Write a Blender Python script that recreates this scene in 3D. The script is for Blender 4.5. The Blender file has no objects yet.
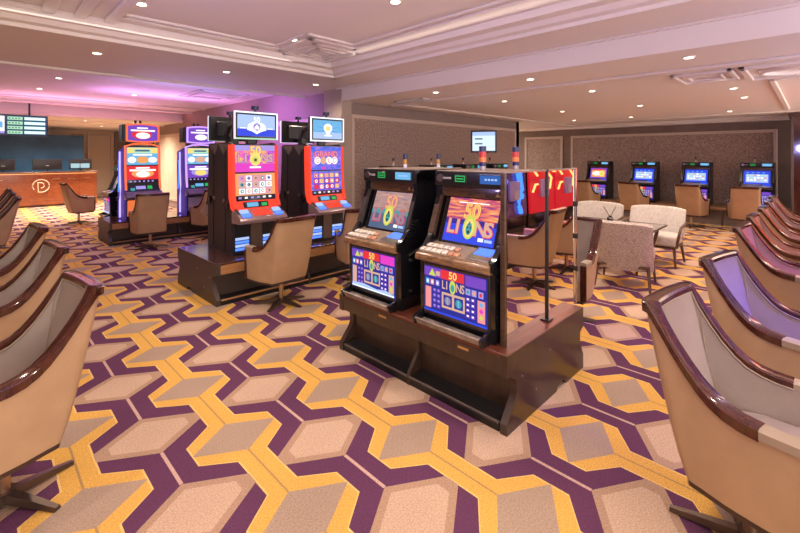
import bpy, bmesh, math, random
from mathutils import Matrix, Vector
random.seed(7)
PI = math.pi
SC = bpy.context.scene
COL = SC.collection
R = math.radians

# ------------------------------------------------------------------ materials
MATS = {}
def mat(name, col, rough=.5, metal=0., spec=.5, var=0., scale=20., bump=0., bscale=200., coat=0., col2=None):
    if name in MATS: return MATS[name]
    m = bpy.data.materials.new(name); m.use_nodes = True
    nt = m.node_tree; b = nt.nodes['Principled BSDF']
    b.inputs['Base Color'].default_value = (*col, 1)
    b.inputs['Roughness'].default_value = rough
    b.inputs['Metallic'].default_value = metal
    b.inputs['Specular IOR Level'].default_value = spec
    b.inputs['Coat Weight'].default_value = coat
    b.inputs['Coat Roughness'].default_value = .08
    tc = nt.nodes.new('ShaderNodeTexCoord')
    if var or col2:
        n = nt.nodes.new('ShaderNodeTexNoise'); n.inputs['Scale'].default_value = scale
        n.inputs['Detail'].default_value = 4
        nt.links.new(tc.outputs['Object'], n.inputs['Vector'])
        r = nt.nodes.new('ShaderNodeValToRGB')
        c2 = col2 if col2 else tuple(min(1, c*(1+var)) for c in col)
        c1 = col if col2 else tuple(c*(1-var) for c in col)
        r.color_ramp.elements[0].position = .35; r.color_ramp.elements[1].position = .65
        r.color_ramp.elements[0].color = (*c1, 1); r.color_ramp.elements[1].color = (*c2, 1)
        nt.links.new(n.outputs['Fac'], r.inputs['Fac'])
        nt.links.new(r.outputs['Color'], b.inputs['Base Color'])
    if bump:
        n2 = nt.nodes.new('ShaderNodeTexNoise'); n2.inputs['Scale'].default_value = bscale
        nt.links.new(tc.outputs['Object'], n2.inputs['Vector'])
        bp = nt.nodes.new('ShaderNodeBump'); bp.inputs['Strength'].default_value = bump
        bp.inputs['Distance'].default_value = .01
        nt.links.new(n2.outputs['Fac'], bp.inputs['Height'])
        nt.links.new(bp.outputs['Normal'], b.inputs['Normal'])
    MATS[name] = m
    return m
def emi(name, col, s=1.):
    if name in MATS: return MATS[name]
    m = bpy.data.materials.new(name); m.use_nodes = True
    b = m.node_tree.nodes['Principled BSDF']
    b.inputs['Base Color'].default_value = (.02, .02, .02, 1)
    b.inputs['Roughness'].default_value = .4; b.inputs['Specular IOR Level'].default_value = .15
    b.inputs['Emission Color'].default_value = (*col, 1)
    b.inputs['Emission Strength'].default_value = s*.70
    MATS[name] = m
    return m
def emi_bands(name, cols, s, zscale, dist=3.):
    """glowing picture made of noisy horizontal colour bands (a sunset on a screen)"""
    if name in MATS: return MATS[name]
    m = emi(name, cols[0], s); nt = m.node_tree; b = nt.nodes['Principled BSDF']
    tc = nt.nodes.new('ShaderNodeTexCoord'); mp = nt.nodes.new('ShaderNodeMapping')
    mp.inputs['Scale'].default_value = (6, 6, zscale)
    n = nt.nodes.new('ShaderNodeTexNoise'); n.inputs['Scale'].default_value = 1.6; n.inputs['Detail'].default_value = dist
    nt.links.new(tc.outputs['Object'], mp.inputs['Vector']); nt.links.new(mp.outputs['Vector'], n.inputs['Vector'])
    r = nt.nodes.new('ShaderNodeValToRGB'); cr = r.color_ramp
    while len(cr.elements) < len(cols): cr.elements.new(.5)
    for i, c in enumerate(cols):
        cr.elements[i].position = .32 + .36*i/(len(cols)-1); cr.elements[i].color = (*c, 1)
    nt.links.new(n.outputs['Fac'], r.inputs['Fac']); nt.links.new(r.outputs['Color'], b.inputs['Emission Color'])
    return m
def wood(name, c1, c2, rough=.3, axis=(1, 12, 12), coat=.3):
    if name in MATS: return MATS[name]
    m = mat(name, c1, rough, coat=coat); nt = m.node_tree; b = nt.nodes['Principled BSDF']
    tc = nt.nodes.new('ShaderNodeTexCoord'); mp = nt.nodes.new('ShaderNodeMapping'); mp.inputs['Scale'].default_value = axis
    n = nt.nodes.new('ShaderNodeTexNoise'); n.inputs['Scale'].default_value = 5; n.inputs['Detail'].default_value = 6; n.inputs['Distortion'].default_value = 1.2
    r = nt.nodes.new('ShaderNodeValToRGB')
    r.color_ramp.elements[0].position = .3; r.color_ramp.elements[1].position = .7
    r.color_ramp.elements[0].color = (*c1, 1); r.color_ramp.elements[1].color = (*c2, 1)
    nt.links.new(tc.outputs['Object'], mp.inputs['Vector']); nt.links.new(mp.outputs['Vector'], n.inputs['Vector'])
    nt.links.new(n.outputs['Fac'], r.inputs['Fac']); nt.links.new(r.outputs['Color'], b.inputs['Base Color'])
    return m

LEATHER = mat('tan_leather', (.43, .275, .155), .42, var=.05, scale=8, bump=.12, bscale=180)
INNER = mat('taupe_leather', (.30, .235, .20), .38, var=.06, scale=8, bump=.12, bscale=160)
PADL = mat('arm_leather', (.33, .25, .18), .45, bump=.1, bscale=160)
TRIM = wood('red_brown_trim', (.035, .010, .007), (.085, .022, .014), .16, (6, 6, 2), .45)
DARKRIM = mat('dark_rim', (.05, .025, .02), .3)
BRASS = mat('brushed_brass', (.55, .40, .26), .3, 1.)
DBRONZE = mat('dark_bronze', (.13, .09, .07), .3, .8)
CHROME = mat('chrome', (.75, .75, .75), .12, 1.)
MIRROR = mat('mirror_glass', (.90, .84, .78), .015, 1.)
BLACK = mat('black_plastic', (.012, .011, .012), .3)
BLACKG = mat('black_gloss', (.008, .008, .010), .12, coat=.5)
CHAR = mat('charcoal_metal', (.017, .014, .019), .38, 0.)
CABBR = wood('cabinet_brown', (.035, .018, .010), (.10, .048, .024), .3, (3, 3, 8), .4)
PODB = wood('podium_brown', (.030, .016, .011), (.050, .027, .018), .34, (5, 5, 1.2), .25)
PODT = wood('podium_top', (.085, .020, .010), (.14, .038, .018), .38, (8, 1, 8), .12)
EDGEW = wood('edge_wood', (.32, .15, .06), (.44, .22, .09), .35, (1, 8, 8), .2)
FOOT = mat('foot_black', (.010, .009, .009), .35, var=.3, scale=30)
STEEL = mat('brushed_steel', (.45, .42, .40), .28, 1.)
GREYPL = mat('grey_plastic', (.30, .28, .27), .45)
BUTTON = mat('cream_button', (.75, .68, .56), .35)
GOLDLINE = mat('gold_line', (.62, .42, .18), .3, .9)
SCRBLK = mat('screen_black', (.006, .006, .010), .12, coat=.4)

E = dict(
 white=emi('glow_white', (1, .95, .92), 1.3), cyan=emi('glow_cyan', (.16, .50, .85), 1.0), blue=emi('glow_blue', (.02, .06, .75), 1.1),
 dblue=emi('glow_deep_blue', (.012, .02, .30), 1.), led_blue=emi('led_blue', (.06, .16, 1.), 2.2), led_violet=emi('led_violet', (.32, .25, 1.), 2.6),
 led_red=emi('led_red', (1., .05, .02), 1.15), led_orange=emi('led_orange', (1., .16, .05), 1.2), green=emi('glow_green', (.02, .55, .12), .9),
 pink=emi('glow_pink', (.95, .32, .34), 1.), orange=emi('glow_orange', (1., .40, .12), 1.), yellow=emi('glow_yellow', (1., .72, .18), 1.1),
 lime=emi('glow_lime', (.72, .80, .12), .9), purple=emi('glow_purple', (.22, .07, .62), .9), magenta=emi('glow_magenta', (.85, .05, .60), 1.),
 teal=emi('glow_teal', (.05, .40, .42), .9), red=emi('glow_red', (.85, .03, .04), 1.), peach=emi('glow_peach', (.85, .50, .36), .9),
 lblue=emi('glow_light_blue', (.42, .58, .95), 1.1), led_white=emi('led_white', (.80, .88, 1.), 1.6), lilac=emi('glow_lilac', (.42, .34, .85), 1.),
 warm=emi('lamp_lens', (1., .86, .66), 9.), mauve=emi('glow_mauve', (.42, .30, .40), .8), slate=emi('glow_slate', (.10, .16, .30), .8),
 neon=emi('neon_red', (1., .16, .05), 7.), lgreen=emi('glow_pale_green', (.5, .85, .6), 1.),
)
SUNSET = emi_bands('sunset_picture', [(.25, .04, .26), (.62, .08, .20), (1., .28, .12), (1., .52, .20)], .95, 42)
SUNGLARE = emi_bands('glare_washed_sunset', [(.30, .22, .30), (.52, .30, .33), (.62, .40, .34), (.55, .16, .10)], .85, 42)  # glare on the glass put into the picture's own colours
SUNMAG = emi_bands('magenta_sunset_picture', [(.45, .06, .70), (.9, .12, .50), (1., .40, .12), (1., .62, .2)], 1.1, 9)
GOLDPIC = emi_bands('blue_violet_picture', [(.02, .10, .75), (.10, .16, .80), (.30, .14, .75), (.45, .30, .85)], 1.1, 12)
REELPIC = emi_bands('violet_reels_picture', [(.65, .30, .42), (.8, .45, .50), (.60, .32, .62), (.85, .55, .45)], 1., 20)

# ------------------------------------------------------------------ mesh builder
FONT = {}
def text_mesh(s, bold):
    k = (s, bold)
    if k not in FONT:
        cu = bpy.data.curves.new('lettering', 'FONT'); cu.body = s; cu.align_x = 'CENTER'; cu.align_y = 'CENTER'
        cu.size = 1.; cu.offset = bold; cu.resolution_u = 3; cu.extrude = .0
        o = bpy.data.objects.new('lettering', cu); COL.objects.link(o)
        bpy.context.view_layer.update()
        me = bpy.data.meshes.new_from_object(o.evaluated_get(bpy.context.evaluated_depsgraph_get()))
        bpy.data.objects.remove(o); bpy.data.curves.remove(cu)
        FONT[k] = me
    return FONT[k]
class MB:
    def __init__(s): s.bm = bmesh.new(); s.mats = []; s.M = Matrix.Identity(4)
    def mi(s, m):
        if m not in s.mats: s.mats.append(m)
        return s.mats.index(m)
    def add(s, t, m, bev=0., seg=2):
        if bev:
            bmesh.ops.bevel(t, geom=t.edges[:], offset=bev, segments=seg, affect='EDGES', profile=.6)
        i = s.mi(m)
        bmesh.ops.recalc_face_normals(t, faces=t.faces[:])
        for f in t.faces: f.material_index = i; f.smooth = True
        t.transform(s.M)
        me = bpy.data.meshes.new('t'); t.to_mesh(me); t.free()
        s.bm.from_mesh(me); bpy.data.meshes.remove(me)
    def box(s, x0, x1, y0, y1, z0, z1, m, bev=0., seg=2):
        t = bmesh.new(); bmesh.ops.create_cube(t, size=1)
        for v in t.verts: v.co = Vector(((x0+x1)/2+v.co.x*(x1-x0), (y0+y1)/2+v.co.y*(y1-y0), (z0+z1)/2+v.co.z*(z1-z0)))
        s.add(t, m, bev, seg)
    def prism(s, pts, a0, a1, m, axis='x', bev=0.):
        t = bmesh.new()
        def P(p, a): return {'x': (a, p[0], p[1]), 'y': (p[0], a, p[1]), 'z': (p[0], p[1], a)}[axis]
        A = [t.verts.new(P(p, a0)) for p in pts]; B = [t.verts.new(P(p, a1)) for p in pts]
        n = len(pts)
        t.faces.new(A); t.faces.new(B[::-1])
        for i in range(n): t.faces.new((A[i], B[i], B[(i+1) % n], A[(i+1) % n]))
        s.add(t, m, bev)
    def cyl(s, p0, p1, r0, m, r1=None, seg=20, bev=0.):
        r1 = r0 if r1 is None else r1
        p0 = Vector(p0); p1 = Vector(p1); d = p1-p0; q = d.to_track_quat('Z', 'Y').to_matrix().to_4x4()
        t = bmesh.new(); bmesh.ops.create_cone(t, cap_ends=True, segments=seg, radius1=r0, radius2=r1, depth=d.length)
        t.transform(Matrix.Translation((p0+p1)/2) @ q); s.add(t, m, bev)
    def ball(s, c, r, m, sc=(1, 1, 1), u=16, v=10):
        t = bmesh.new(); bmesh.ops.create_uvsphere(t, u_segments=u, v_segments=v, radius=r)
        t.transform(Matrix.Translation(c) @ Matrix.Diagonal((*sc, 1))); s.add(t, m)
    def lathe(s, prof, m, seg=24):
        t = bmesh.new(); rings = []
        for r, z in prof: rings.append([t.verts.new((r*math.cos(2*PI*i/seg), r*math.sin(2*PI*i/seg), z)) for i in range(seg)])
        for a, b in zip(rings, rings[1:]):
            for i in range(seg): t.faces.new((a[i], a[(i+1) % seg], b[(i+1) % seg], b[i]))
        t.faces.new(rings[0][::-1]); t.faces.new(rings[-1]); s.add(t, m)
    def tube(s, pts, r, m, seg=8, closed=False):
        t = bmesh.new(); pts = [Vector(p) for p in pts]; n = len(pts); rings = []
        for i, p in enumerate(pts):
            a = pts[i-1] if (i or closed) else p; b = pts[(i+1) % n] if (i < n-1 or closed) else p
            q = (b-a).to_track_quat('Z', 'Y')
            rings.append([t.verts.new(p+q @ Vector((r*math.cos(2*PI*k/seg), r*math.sin(2*PI*k/seg), 0))) for k in range(seg)])
        pr = list(zip(rings, rings[1:]))+([(rings[-1], rings[0])] if closed else [])
        for a, b in pr:
            for k in range(seg): t.faces.new((a[k], a[(k+1) % seg], b[(k+1) % seg], b[k]))
        if not closed: t.faces.new(rings[0][::-1]); t.faces.new(rings[-1])
        s.add(t, m)
    def sweep(s, secs, m, caps=True):
        """loft through a list of closed sections (lists of points)"""
        t = bmesh.new(); rs = [[t.verts.new(p) for p in sec] for sec in secs]; k = len(rs[0])
        for a, b in zip(rs, rs[1:]):
            for i in range(k): t.faces.new((a[i], a[(i+1) % k], b[(i+1) % k], b[i]))
        if caps: t.faces.new(rs[0][::-1]); t.faces.new(rs[-1])
        s.add(t, m)
    def grid(s, rows, m):
        t = bmesh.new(); rs = [[t.verts.new(p) for p in row] for row in rows]
        for a, b in zip(rs, rs[1:]):
            for i in range(len(a)-1): t.faces.new((a[i], a[i+1], b[i+1], b[i]))
        s.add(t, m)
    # flat art lies in the x/z plane, facing -y; d = how far it stands proud
    def rect(s, x0, x1, z0, z1, m, d=0.):
        t = bmesh.new(); t.faces.new([t.verts.new(p) for p in ((x0, -d, z0), (x1, -d, z0), (x1, -d, z1), (x0, -d, z1))]); s.flat(t, m)
    def flat(s, t, m):
        i = s.mi(m)
        for f in t.faces: f.material_index = i
        t.transform(s.M); me = bpy.data.meshes.new('t'); t.to_mesh(me); t.free(); s.bm.from_mesh(me); bpy.data.meshes.remove(me)
    def disc(s, x, z, rx, rz, m, d=0., n=18):
        t = bmesh.new(); t.faces.new([t.verts.new((x+rx*math.cos(2*PI*i/n), -d, z+rz*math.sin(2*PI*i/n))) for i in range(n)]); s.flat(t, m)
    def poly(s, pts, m, d=0.):
        t = bmesh.new(); t.faces.new([t.verts.new((p[0], -d, p[1])) for p in pts]); s.flat(t, m)
    def text(s, st, x, z, size, m, d=0., bold=.02, sx=1.):
        t = bmesh.new(); t.from_mesh(text_mesh(st, bold))
        for v in t.verts: v.co = Vector((x+v.co.x*size*sx, -d, z+v.co.y*size))
        s.flat(t, m)
    def build(s, name, parent=None, sharp=35):
        me = bpy.data.meshes.new(name); s.bm.to_mesh(me); s.bm.free()
        for m in s.mats: me.materials.append(m)
        me.set_sharp_from_angle(angle=R(sharp))
        o = bpy.data.objects.new(name, me); COL.objects.link(o)
        if parent: o.parent = parent
        return o
def bx(name, parent, *a, **k):
    b = MB(); b.box(*a, **k); return b.build(name, parent)
def thing(name, label, cat, loc=(0, 0, 0), rz=0., group=None):
    o = bpy.data.objects.new(name, None); COL.objects.link(o); o.empty_display_size = .1
    o.location = loc; o.rotation_euler = (0, 0, rz); tag(o, label, cat, group); return o
def tag(o, label, cat, group=None):
    o['label'] = label; o['category'] = cat
    if group: o['group'] = group
    elif 'group' in o: del o['group']
    return o
def kids(o): return [c for c in KID.get(o.name, [])]
def dup(root, loc, rz, label, group=None):
    def cp(o, par):
        c = o.copy(); COL.objects.link(c)
        if par: c.parent = par
        for ch in list(o.children): cp(ch, c)
        return c
    r = cp(root, None); r.location = loc; r.rotation_euler = (0, 0, rz)
    r['label'] = label
    if group: r['group'] = group
    return r
def struct(o): o['kind'] = 'structure'; return o

# ------------------------------------------------------------------ carpet
def carpet():
    m = bpy.data.materials.new('patterned_carpet'); m.use_nodes = True; nt = m.node_tree; L = nt.links
    b = nt.nodes['Principled BSDF']; b.inputs['Roughness'].default_value = .95; b.inputs['Specular IOR Level'].default_value = .1
    geo = nt.nodes.new('ShaderNodeNewGeometry'); sep = nt.nodes.new('ShaderNodeSeparateXYZ'); L.new(geo.outputs['Position'], sep.inputs[0])
    def M(op, a, c=None, d=None):
        n = nt.nodes.new('ShaderNodeMath'); n.operation = op
        for i, v in enumerate((a, c, d)):
            if v is None: continue
            if isinstance(v, (int, float)): n.inputs[i].default_value = v
            else: L.new(v, n.inputs[i])
        return n.outputs[0]
    AND = lambda *x: x[0] if len(x) == 1 else M('MULTIPLY', x[0], AND(*x[1:]))
    lt = lambda p, q: M('LESS_THAN', p, q)
    gt = lambda p, q: M('GREATER_THAN', p, q)
    u = M('DIVIDE', M('SUBTRACT', sep.outputs[0], .71), .683)
    v = M('DIVIDE', M('SUBTRACT', sep.outputs[1], 2.35), .718)
    a = M('ABSOLUTE', M('SUBTRACT', M('FRACT', M('ADD', u, .5)), .5))      # 0 on a purple column, .5 on a yellow one
    bb = M('ABSOLUTE', M('SUBTRACT', M('FRACT', v), .5))                    # 0 at the pale hexagon's middle
    B = M('MAXIMUM', M('MINIMUM', M('SUBTRACT', .38, M('MULTIPLY', M('SUBTRACT', bb, .215), 1.4375)), .38), .15)
    yz = gt(a, B)
    hexv = M('SUBTRACT', .285, M('MULTIPLY', a, .60))
    light = AND(lt(bb, hexv), lt(a, .385))
    light_in = AND(lt(bb, M('SUBTRACT', hexv, .062)), lt(a, .285))
    a5 = M('SUBTRACT', .5, a)
    grey = AND(lt(M('SUBTRACT', .5, bb), M('SUBTRACT', .212, M('MULTIPLY', a5, .60))), gt(a, .158))
    pline = AND(lt(a, .013), gt(bb, .285))
    yline = AND(gt(a, .4925), lt(bb, .29))
    # pale edging of the yellow
    yedge = AND(yz, M('SUBTRACT', 1, gt(a, M('ADD', B, .014))))
    def mix(f, c1, c2):
        n = nt.nodes.new('ShaderNodeMix'); n.data_type = 'RGBA'; L.new(f, n.inputs[0])
        for i, c in ((6, c1), (7, c2)):
            if isinstance(c, tuple): n.inputs[i].default_value = (*c, 1)
            else: L.new(c, n.inputs[i])
        return n.outputs[2]
    PUR = (.122, .043, .094); YEL = (.68, .385, .09); LI = (.53, .37, .265); BR = (.41, .265, .18); GR = (.38, .275, .205)
    c = mix(yz, PUR, YEL)
    c = mix(yedge, c, (.80, .52, .18))
    c = mix(light, c, BR); c = mix(light_in, c, LI); c = mix(AND(grey, yz), c, GR)
    c = mix(pline, c, (.55, .36, .30)); c = mix(yline, c, (.40, .25, .10))
    n = nt.nodes.new('ShaderNodeTexNoise'); n.inputs['Scale'].default_value = 130; n.inputs['Detail'].default_value = 3
    L.new(geo.outputs['Position'], n.inputs['Vector'])
    n2 = nt.nodes.new('ShaderNodeTexNoise'); n2.inputs['Scale'].default_value = 2.2; L.new(geo.outputs['Position'], n2.inputs['Vector'])
    f = M('ADD', M('MULTIPLY', M('SUBTRACT', n.outputs['Fac'], .5), 1.1), M('ADD', 1., M('MULTIPLY', M('SUBTRACT', n2.outputs['Fac'], .5), .25)))
    mm = nt.nodes.new('ShaderNodeMix'); mm.data_type = 'RGBA'; mm.blend_type = 'MULTIPLY'; mm.inputs[0].default_value = 1
    L.new(c, mm.inputs[6]); cc = nt.nodes.new('ShaderNodeCombineColor'); [L.new(f, cc.inputs[i]) for i in range(3)]; L.new(cc.outputs[0], mm.inputs[7])
    L.new(mm.outputs[2], b.inputs['Base Color'])
    bp = nt.nodes.new('ShaderNodeBump'); bp.inputs['Strength'].default_value = .35; bp.inputs['Distance'].default_value = .006
    L.new(n.outputs['Fac'], bp.inputs['Height']); L.new(bp.outputs['Normal'], b.inputs['Normal'])
    return m
b = MB(); b.box(-4, 14.2, -3.2, 20.6, -.05, 0, carpet()); struct(b.build('floor'))

# ------------------------------------------------------------------ room shell
CEIL = mat('ceiling_paint', (.84, .78, .75), .6)
MOULD = mat('moulding_paint', (.82, .76, .73), .5)
WALLP = mat('mottled_wallpaper', (.23, .155, .125), .55, scale=34, col2=(.46, .345, .29), bump=.3, bscale=60)
WALLBR = mat('brown_wall', (.19, .135, .11), .5, var=.1, scale=4)
WALLGR = mat('taupe_wall', (.27, .21, .19), .55, var=.05, scale=4)
FRAME = mat('pale_frame', (.58, .47, .40), .4)
TAN = mat('tan_wall', (.62, .50, .38), .55, var=.05, scale=3)
ZL, ZS, ZC, ZR = 2.5, 2.71, 2.86, 2.85
XB, YA = 4.22, 5.6
def slab(name, *a, m=CEIL): return struct(bx(name, None, *a, m))
slab('ceiling', -4, 3.64, -3.2, 4.9, ZC, ZC+.1)                         # the coffer's top
slab('ceiling', 3.64, XB, -3.2, YA, ZS, ZC+.1)                          # soffit along the beam
slab('ceiling', -4, 3.64, 4.9, 6.75, ZS, ZC+.1)                         # soffit across the room
slab('ceiling', 3.64, 4.5, YA, 6.75, ZS, ZC+.1)
slab('ceiling', XB, 14.2, -3.2, YA, ZL, ZC+.1)                          # lower ceiling on the right
slab('ceiling', 4.46, 14.2, YA, 8., ZL, ZS)
slab('ceiling', -4, 4.5, 6.75, 13.4, ZR, ZR+.1)                         # violet lit recess
slab('ceiling', -4, 4.5, 13.4, 20.6, 2.6, ZR+.1)
tn = [0]
def trim(fn, m=MOULD):
    tn[0] += 1; b = MB(); fn(b); return struct(b.build('trim_%d' % tn[0]))
# cornice stepping up round the big coffer (two runs meeting at its corner)
def cornice(b):
    pr = [(3.66, ZS-.012), (3.56, ZS-.012), (3.55, ZS+.02), (3.50, ZS+.035), (3.47, ZS+.075), (3.38, ZS+.085), (3.38, ZC), (3.66, ZC)]
    b.prism(pr, -3.2, 4.92, MOULD, 'y')
    b.prism([(p[0]+1.26, p[1]) for p in pr], -4, 3.66, MOULD, 'x')
trim(cornice)
def rail(b, x0, y0, x1, y1, z, w=.06, h=.03, m=MOULD):
    if abs(x1-x0) > abs(y1-y0): b.box(min(x0, x1)-w/2, max(x0, x1)+w/2, y0-w/2, y0+w/2, z-h, z, m, .008, 1)
    else: b.box(x0-w/2, x0+w/2, min(y0, y1)-w/2, max(y0, y1)+w/2, z-h, z, m, .008, 1)
def frame2(b, x0, y0, x1, y1, z, w=.06, h=.03):
    rail(b, x0, y0, x1, y0, z, w, h); rail(b, x0, y1, x1, y1, z, w, h); rail(b, x0, y0, x0, y1, z, w, h); rail(b, x1, y0, x1, y1, z, w, h)
def inner(b):
    for o, w in ((0, .07), (.13, .035)):
        pts = [(-3, -2.4+o), (3.12-o, -2.4+o), (3.12-o, 3.82-o), (2.52-o, 3.82-o), (2.52-o, 4.46-o), (.95, 4.46-o)]
        for p, q in zip(pts, pts[1:]): rail(b, *p, *q, ZC, w, .022)
trim(inner)
def corner_squares(b):
    for o, w in ((0, .06), (.11, .04), (.2, .03)): frame2(b, 2.68+o, 3.98+o, 3.28-o, 4.62-o, ZC, w, .016)
trim(corner_squares)
def left_ornament(b):
    rail(b, .88, 3.3, .88, 4.6, ZC, .09, .04); rail(b, .66, 3.3, .66, 4.6, ZC, .09, .04)
    frame2(b, -.9, 3.5, .44, 4.66, ZC, .09, .045)
    b.tube([(-.23+.55*math.cos(t*PI/24), 4.08+.42*math.sin(t*PI/24), ZC-.02) for t in range(48)], .045, MOULD, closed=True)
trim(left_ornament)
# beam moulding and lower-ceiling mouldings
trim(lambda b: (b.box(XB-.05, XB, -3.2, YA, ZS-.02, ZS, MOULD, .006, 1)))
def low_rails(b):
    rail(b, 5.15, -2.5, 5.15, 5.2, ZL, .10, .03); rail(b, 5.30, -2.5, 5.30, 5.2, ZL, .04, .02)
    rail(b, 12.6, -2.5, 12.6, 5.2, ZL, .12, .03); rail(b, 5.3, 5.1, 12.6, 5.1, ZL, .12, .03); rail(b, 11.4, -2, 11.4, 4.8, ZL, .05, .02)
trim(low_rails)
def low_ornament(b):
    frame2(b, 5.45, .62, 6.1, 1.12, ZL, .05, .035); frame2(b, 5.6, .72, 5.95, 1.02, ZL, .03, .03)
    frame2(b, 5.45, -.9, 6.3, .52, ZL, .06, .035)
    b.tube([(5.87+.3*math.cos(t*PI/24), -.2+.6*math.sin(t*PI/24), ZL-.012) for t in range(48)], .03, MOULD, closed=True)
    rail(b, 6.5, .35, 10.8, .35, ZL, .06, .03); rail(b, 6.5, -1.6, 6.5, .35, ZL, .06, .03)
trim(low_ornament)
def recess_rails(b):
    b.box(-4, 4.35, 6.75, 6.85, ZS-.03, ZS+.02, MOULD, .01, 1)
    rail(b, -3, 7.4, 4.3, 7.4, ZR, .10, .04); rail(b, -3, 12.6, 4.3, 12.6, ZR, .16, .05); rail(b, -3, 11.6, 4.3, 11.6, ZR, .06, .03)
    b.box(-4, 4.35, 13.3, 13.42, 2.58, 2.66, MOULD, .01, 1); rail(b, -3, 15.2, 4.3, 15.2, 2.6, .15, .03)
    for r in (0, .12): frame2(b, 3.0+r, 8.2+r, 3.9-r, 9.3-r, ZR, .05, .03)
trim(recess_rails)
# column, wall A (behind the machines), wall B (far right)
struct(bx('column', None, XB-.012, 4.42, 5.49, 5.98, 0, ZS, mat('column_paint', (.42, .34, .28), .5), .004, 1))
struct(bx('wall_back', None, 4.42, 10.2, YA, 5.75, 0, ZL, WALLGR))
struct(bx('wall_back', None, 10.05, 10.2, YA, 8, 0, ZL, WALLBR))
struct(bx('wall_right', None, 13.2, 13.35, -3.2, 8, 0, ZL, WALLBR))
struct(bx('wall_left', None, 4.35, 4.5, 5.98, 20.6, 0, ZR, mat('side_wall_paint', (.30, .22, .20), .55)))
struct(bx('wall_far', None, -4, 4.35, 20.2, 20.35, 0, 2.6, TAN))
struct(bx('light_block_wall', None, -4.15, -4, -3.2, 20.6, 0, ZR, WALLGR))  # unseen wall added to keep outside light off the beam and left side
def panel_y(b, x0, x1, y, z0, z1, w=.07):          # framed wallpaper panel on a wall facing -y
    b.box(x0, x1, y-.012, y, z0, z1, WALLP)
    for a in ((x0-w, x1+w, z1, z1+w), (x0-w, x1+w, z0-w, z0), (x0-w, x0, z0, z1), (x1, x1+w, z0, z1)):
        b.box(a[0], a[1], y-.035, y, a[2], a[3], FRAME, .008, 1)
def panel_x(b, y0, y1, x, z0, z1, w=.07, m=WALLP):
    b.box(x-.012, x, y0, y1, z0, z1, m)
    for a in ((y0-w, y1+w, z1, z1+w), (y0-w, y1+w, z0-w, z0), (y0-w, y0, z0, z1), (y1, y1+w, z0, z1)):
        b.box(x-.035, x, a[0], a[1], a[2], a[3], FRAME, .008, 1)
trim(lambda b: panel_y(b, 4.55, 9.93, YA, .35, 2.24))
trim(lambda b: panel_x(b, 5.78, 6.95, 13.2, .2, 2.16))
trim(lambda b: panel_x(b, .68, 5.38, 13.2, .2, 2.16))
SIDEP = mat('side_panel_paper', (.36, .26, .22), .6)
trim(lambda b: panel_x(b, 6.3, 11.2, 4.35, .3, 2.2, .09, SIDEP))
trim(lambda b: panel_x(b, 12.0, 15.4, 4.35, .3, 2.2, .09, TAN))
trim(lambda b: panel_x(b, 16.0, 19.6, 4.35, .3, 2.2, .09, TAN))
def far_panels(b):
    b.box(2.6, 3.0, 20.17, 20.2, .1, 2.45, WALLP)
    for x0, x1 in ((3.15, 3.85), (1.4, 2.4)):
        b.box(x0, x1, 20.16, 20.2, .1, 2.4, mat('cream_panel', (.62, .50, .37), .5))
        for a in ((x0-.06, x1+.06, 2.4, 2.47), (x0-.06, x0, .1, 2.4), (x1, x1+.06, .1, 2.4)): b.box(a[0], a[1], 20.13, 20.2, a[2], a[3], FRAME, .01, 1)
    b.box(3.98, 4.35, 20.1, 20.2, 0, 2.6, WALLGR)
trim(far_panels)
def skirting(b):
    b.box(4.42, 10.05, YA-.02, YA, 0, .12, WALLBR); b.box(13.18, 13.2, -2.6, 8, 0, .14, WALLBR)
struct((lambda b: (skirting(b), b.build('baseboard_back'))[1])(MB()))
trim(lambda b: b.box(12.95, 13.2, -2.6, 8, ZL-.07, ZL+.01, MOULD, .01, 1))
# polished pillar with gold edges at the right edge
p = thing('mirrored_pillar', 'dark polished red-brown pillar with gold edging at the right end of the far wall', 'pillar', (11.95, .12, 0))
bx('pillar_shaft', p, -.05, .75, -.55, .20, 0, ZL-.001, mat('pillar_glass', (.05, .012, .010), .06, coat=1.), .005, 1)
bx('gold_corner', p, -.075, -.05, .185, .215, 0, ZL-.001, DBRONZE, .006, 1)
bx('gold_corner', p, -.075, -.05, -.13, -.11, 0, ZL-.001, GOLDLINE, .006, 1)
bx('cap', p, -.11, .80, -.6, .26, ZL-.10, ZL-.002, wood('pillar_cap', (.05, .02, .01), (.09, .035, .02)), .01, 1)

# ------------------------------------------------------------------ ceiling fittings and lamps
def make_downlight():
    t = thing('downlight', 'x', 'ceiling light')
    b = MB(); n = 24
    b.lathe([(.036, -.001), (.044, -.009), (.052, -.008), (.055, 0)], mat('lamp_ring', (.75, .70, .64), .3), n); b.build('ring', t)
    b = MB(); b.cyl((0, 0, -.010), (0, 0, -.003), .034, E['warm'], seg=n); b.build('lens', t)
    return t
DL = make_downlight(); first = [True]
def downlight(x, y, z, power, label, group=None, spread=2.6):
    if first[0]: o = DL; o.location = (x, y, z); o['label'] = label; first[0] = False
    else: o = dup(DL, (x, y, z), 0, label)
    if group: o['group'] = group
    li = bpy.data.lights.new('downlight_lamp', 'SPOT'); li.energy = power; li.color = (1., .84, .69); li.shadow_soft_size = .06
    li.spot_size = spread; li.spot_blend = .9
    lo = bpy.data.objects.new('downlight_lamp', li); COL.objects.link(lo); lo.location = (x, y, z-.03)
PW = 34
for x, lab in ((.93, 'round downlight in the cross soffit, leftmost of its row of three'), (2.33, 'starry bright downlight in the cross soffit above the two tall screens'), (3.72, 'starry bright downlight in the cross soffit just left of the column')):
    downlight(x, 5.5, ZS, PW, lab)
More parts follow.
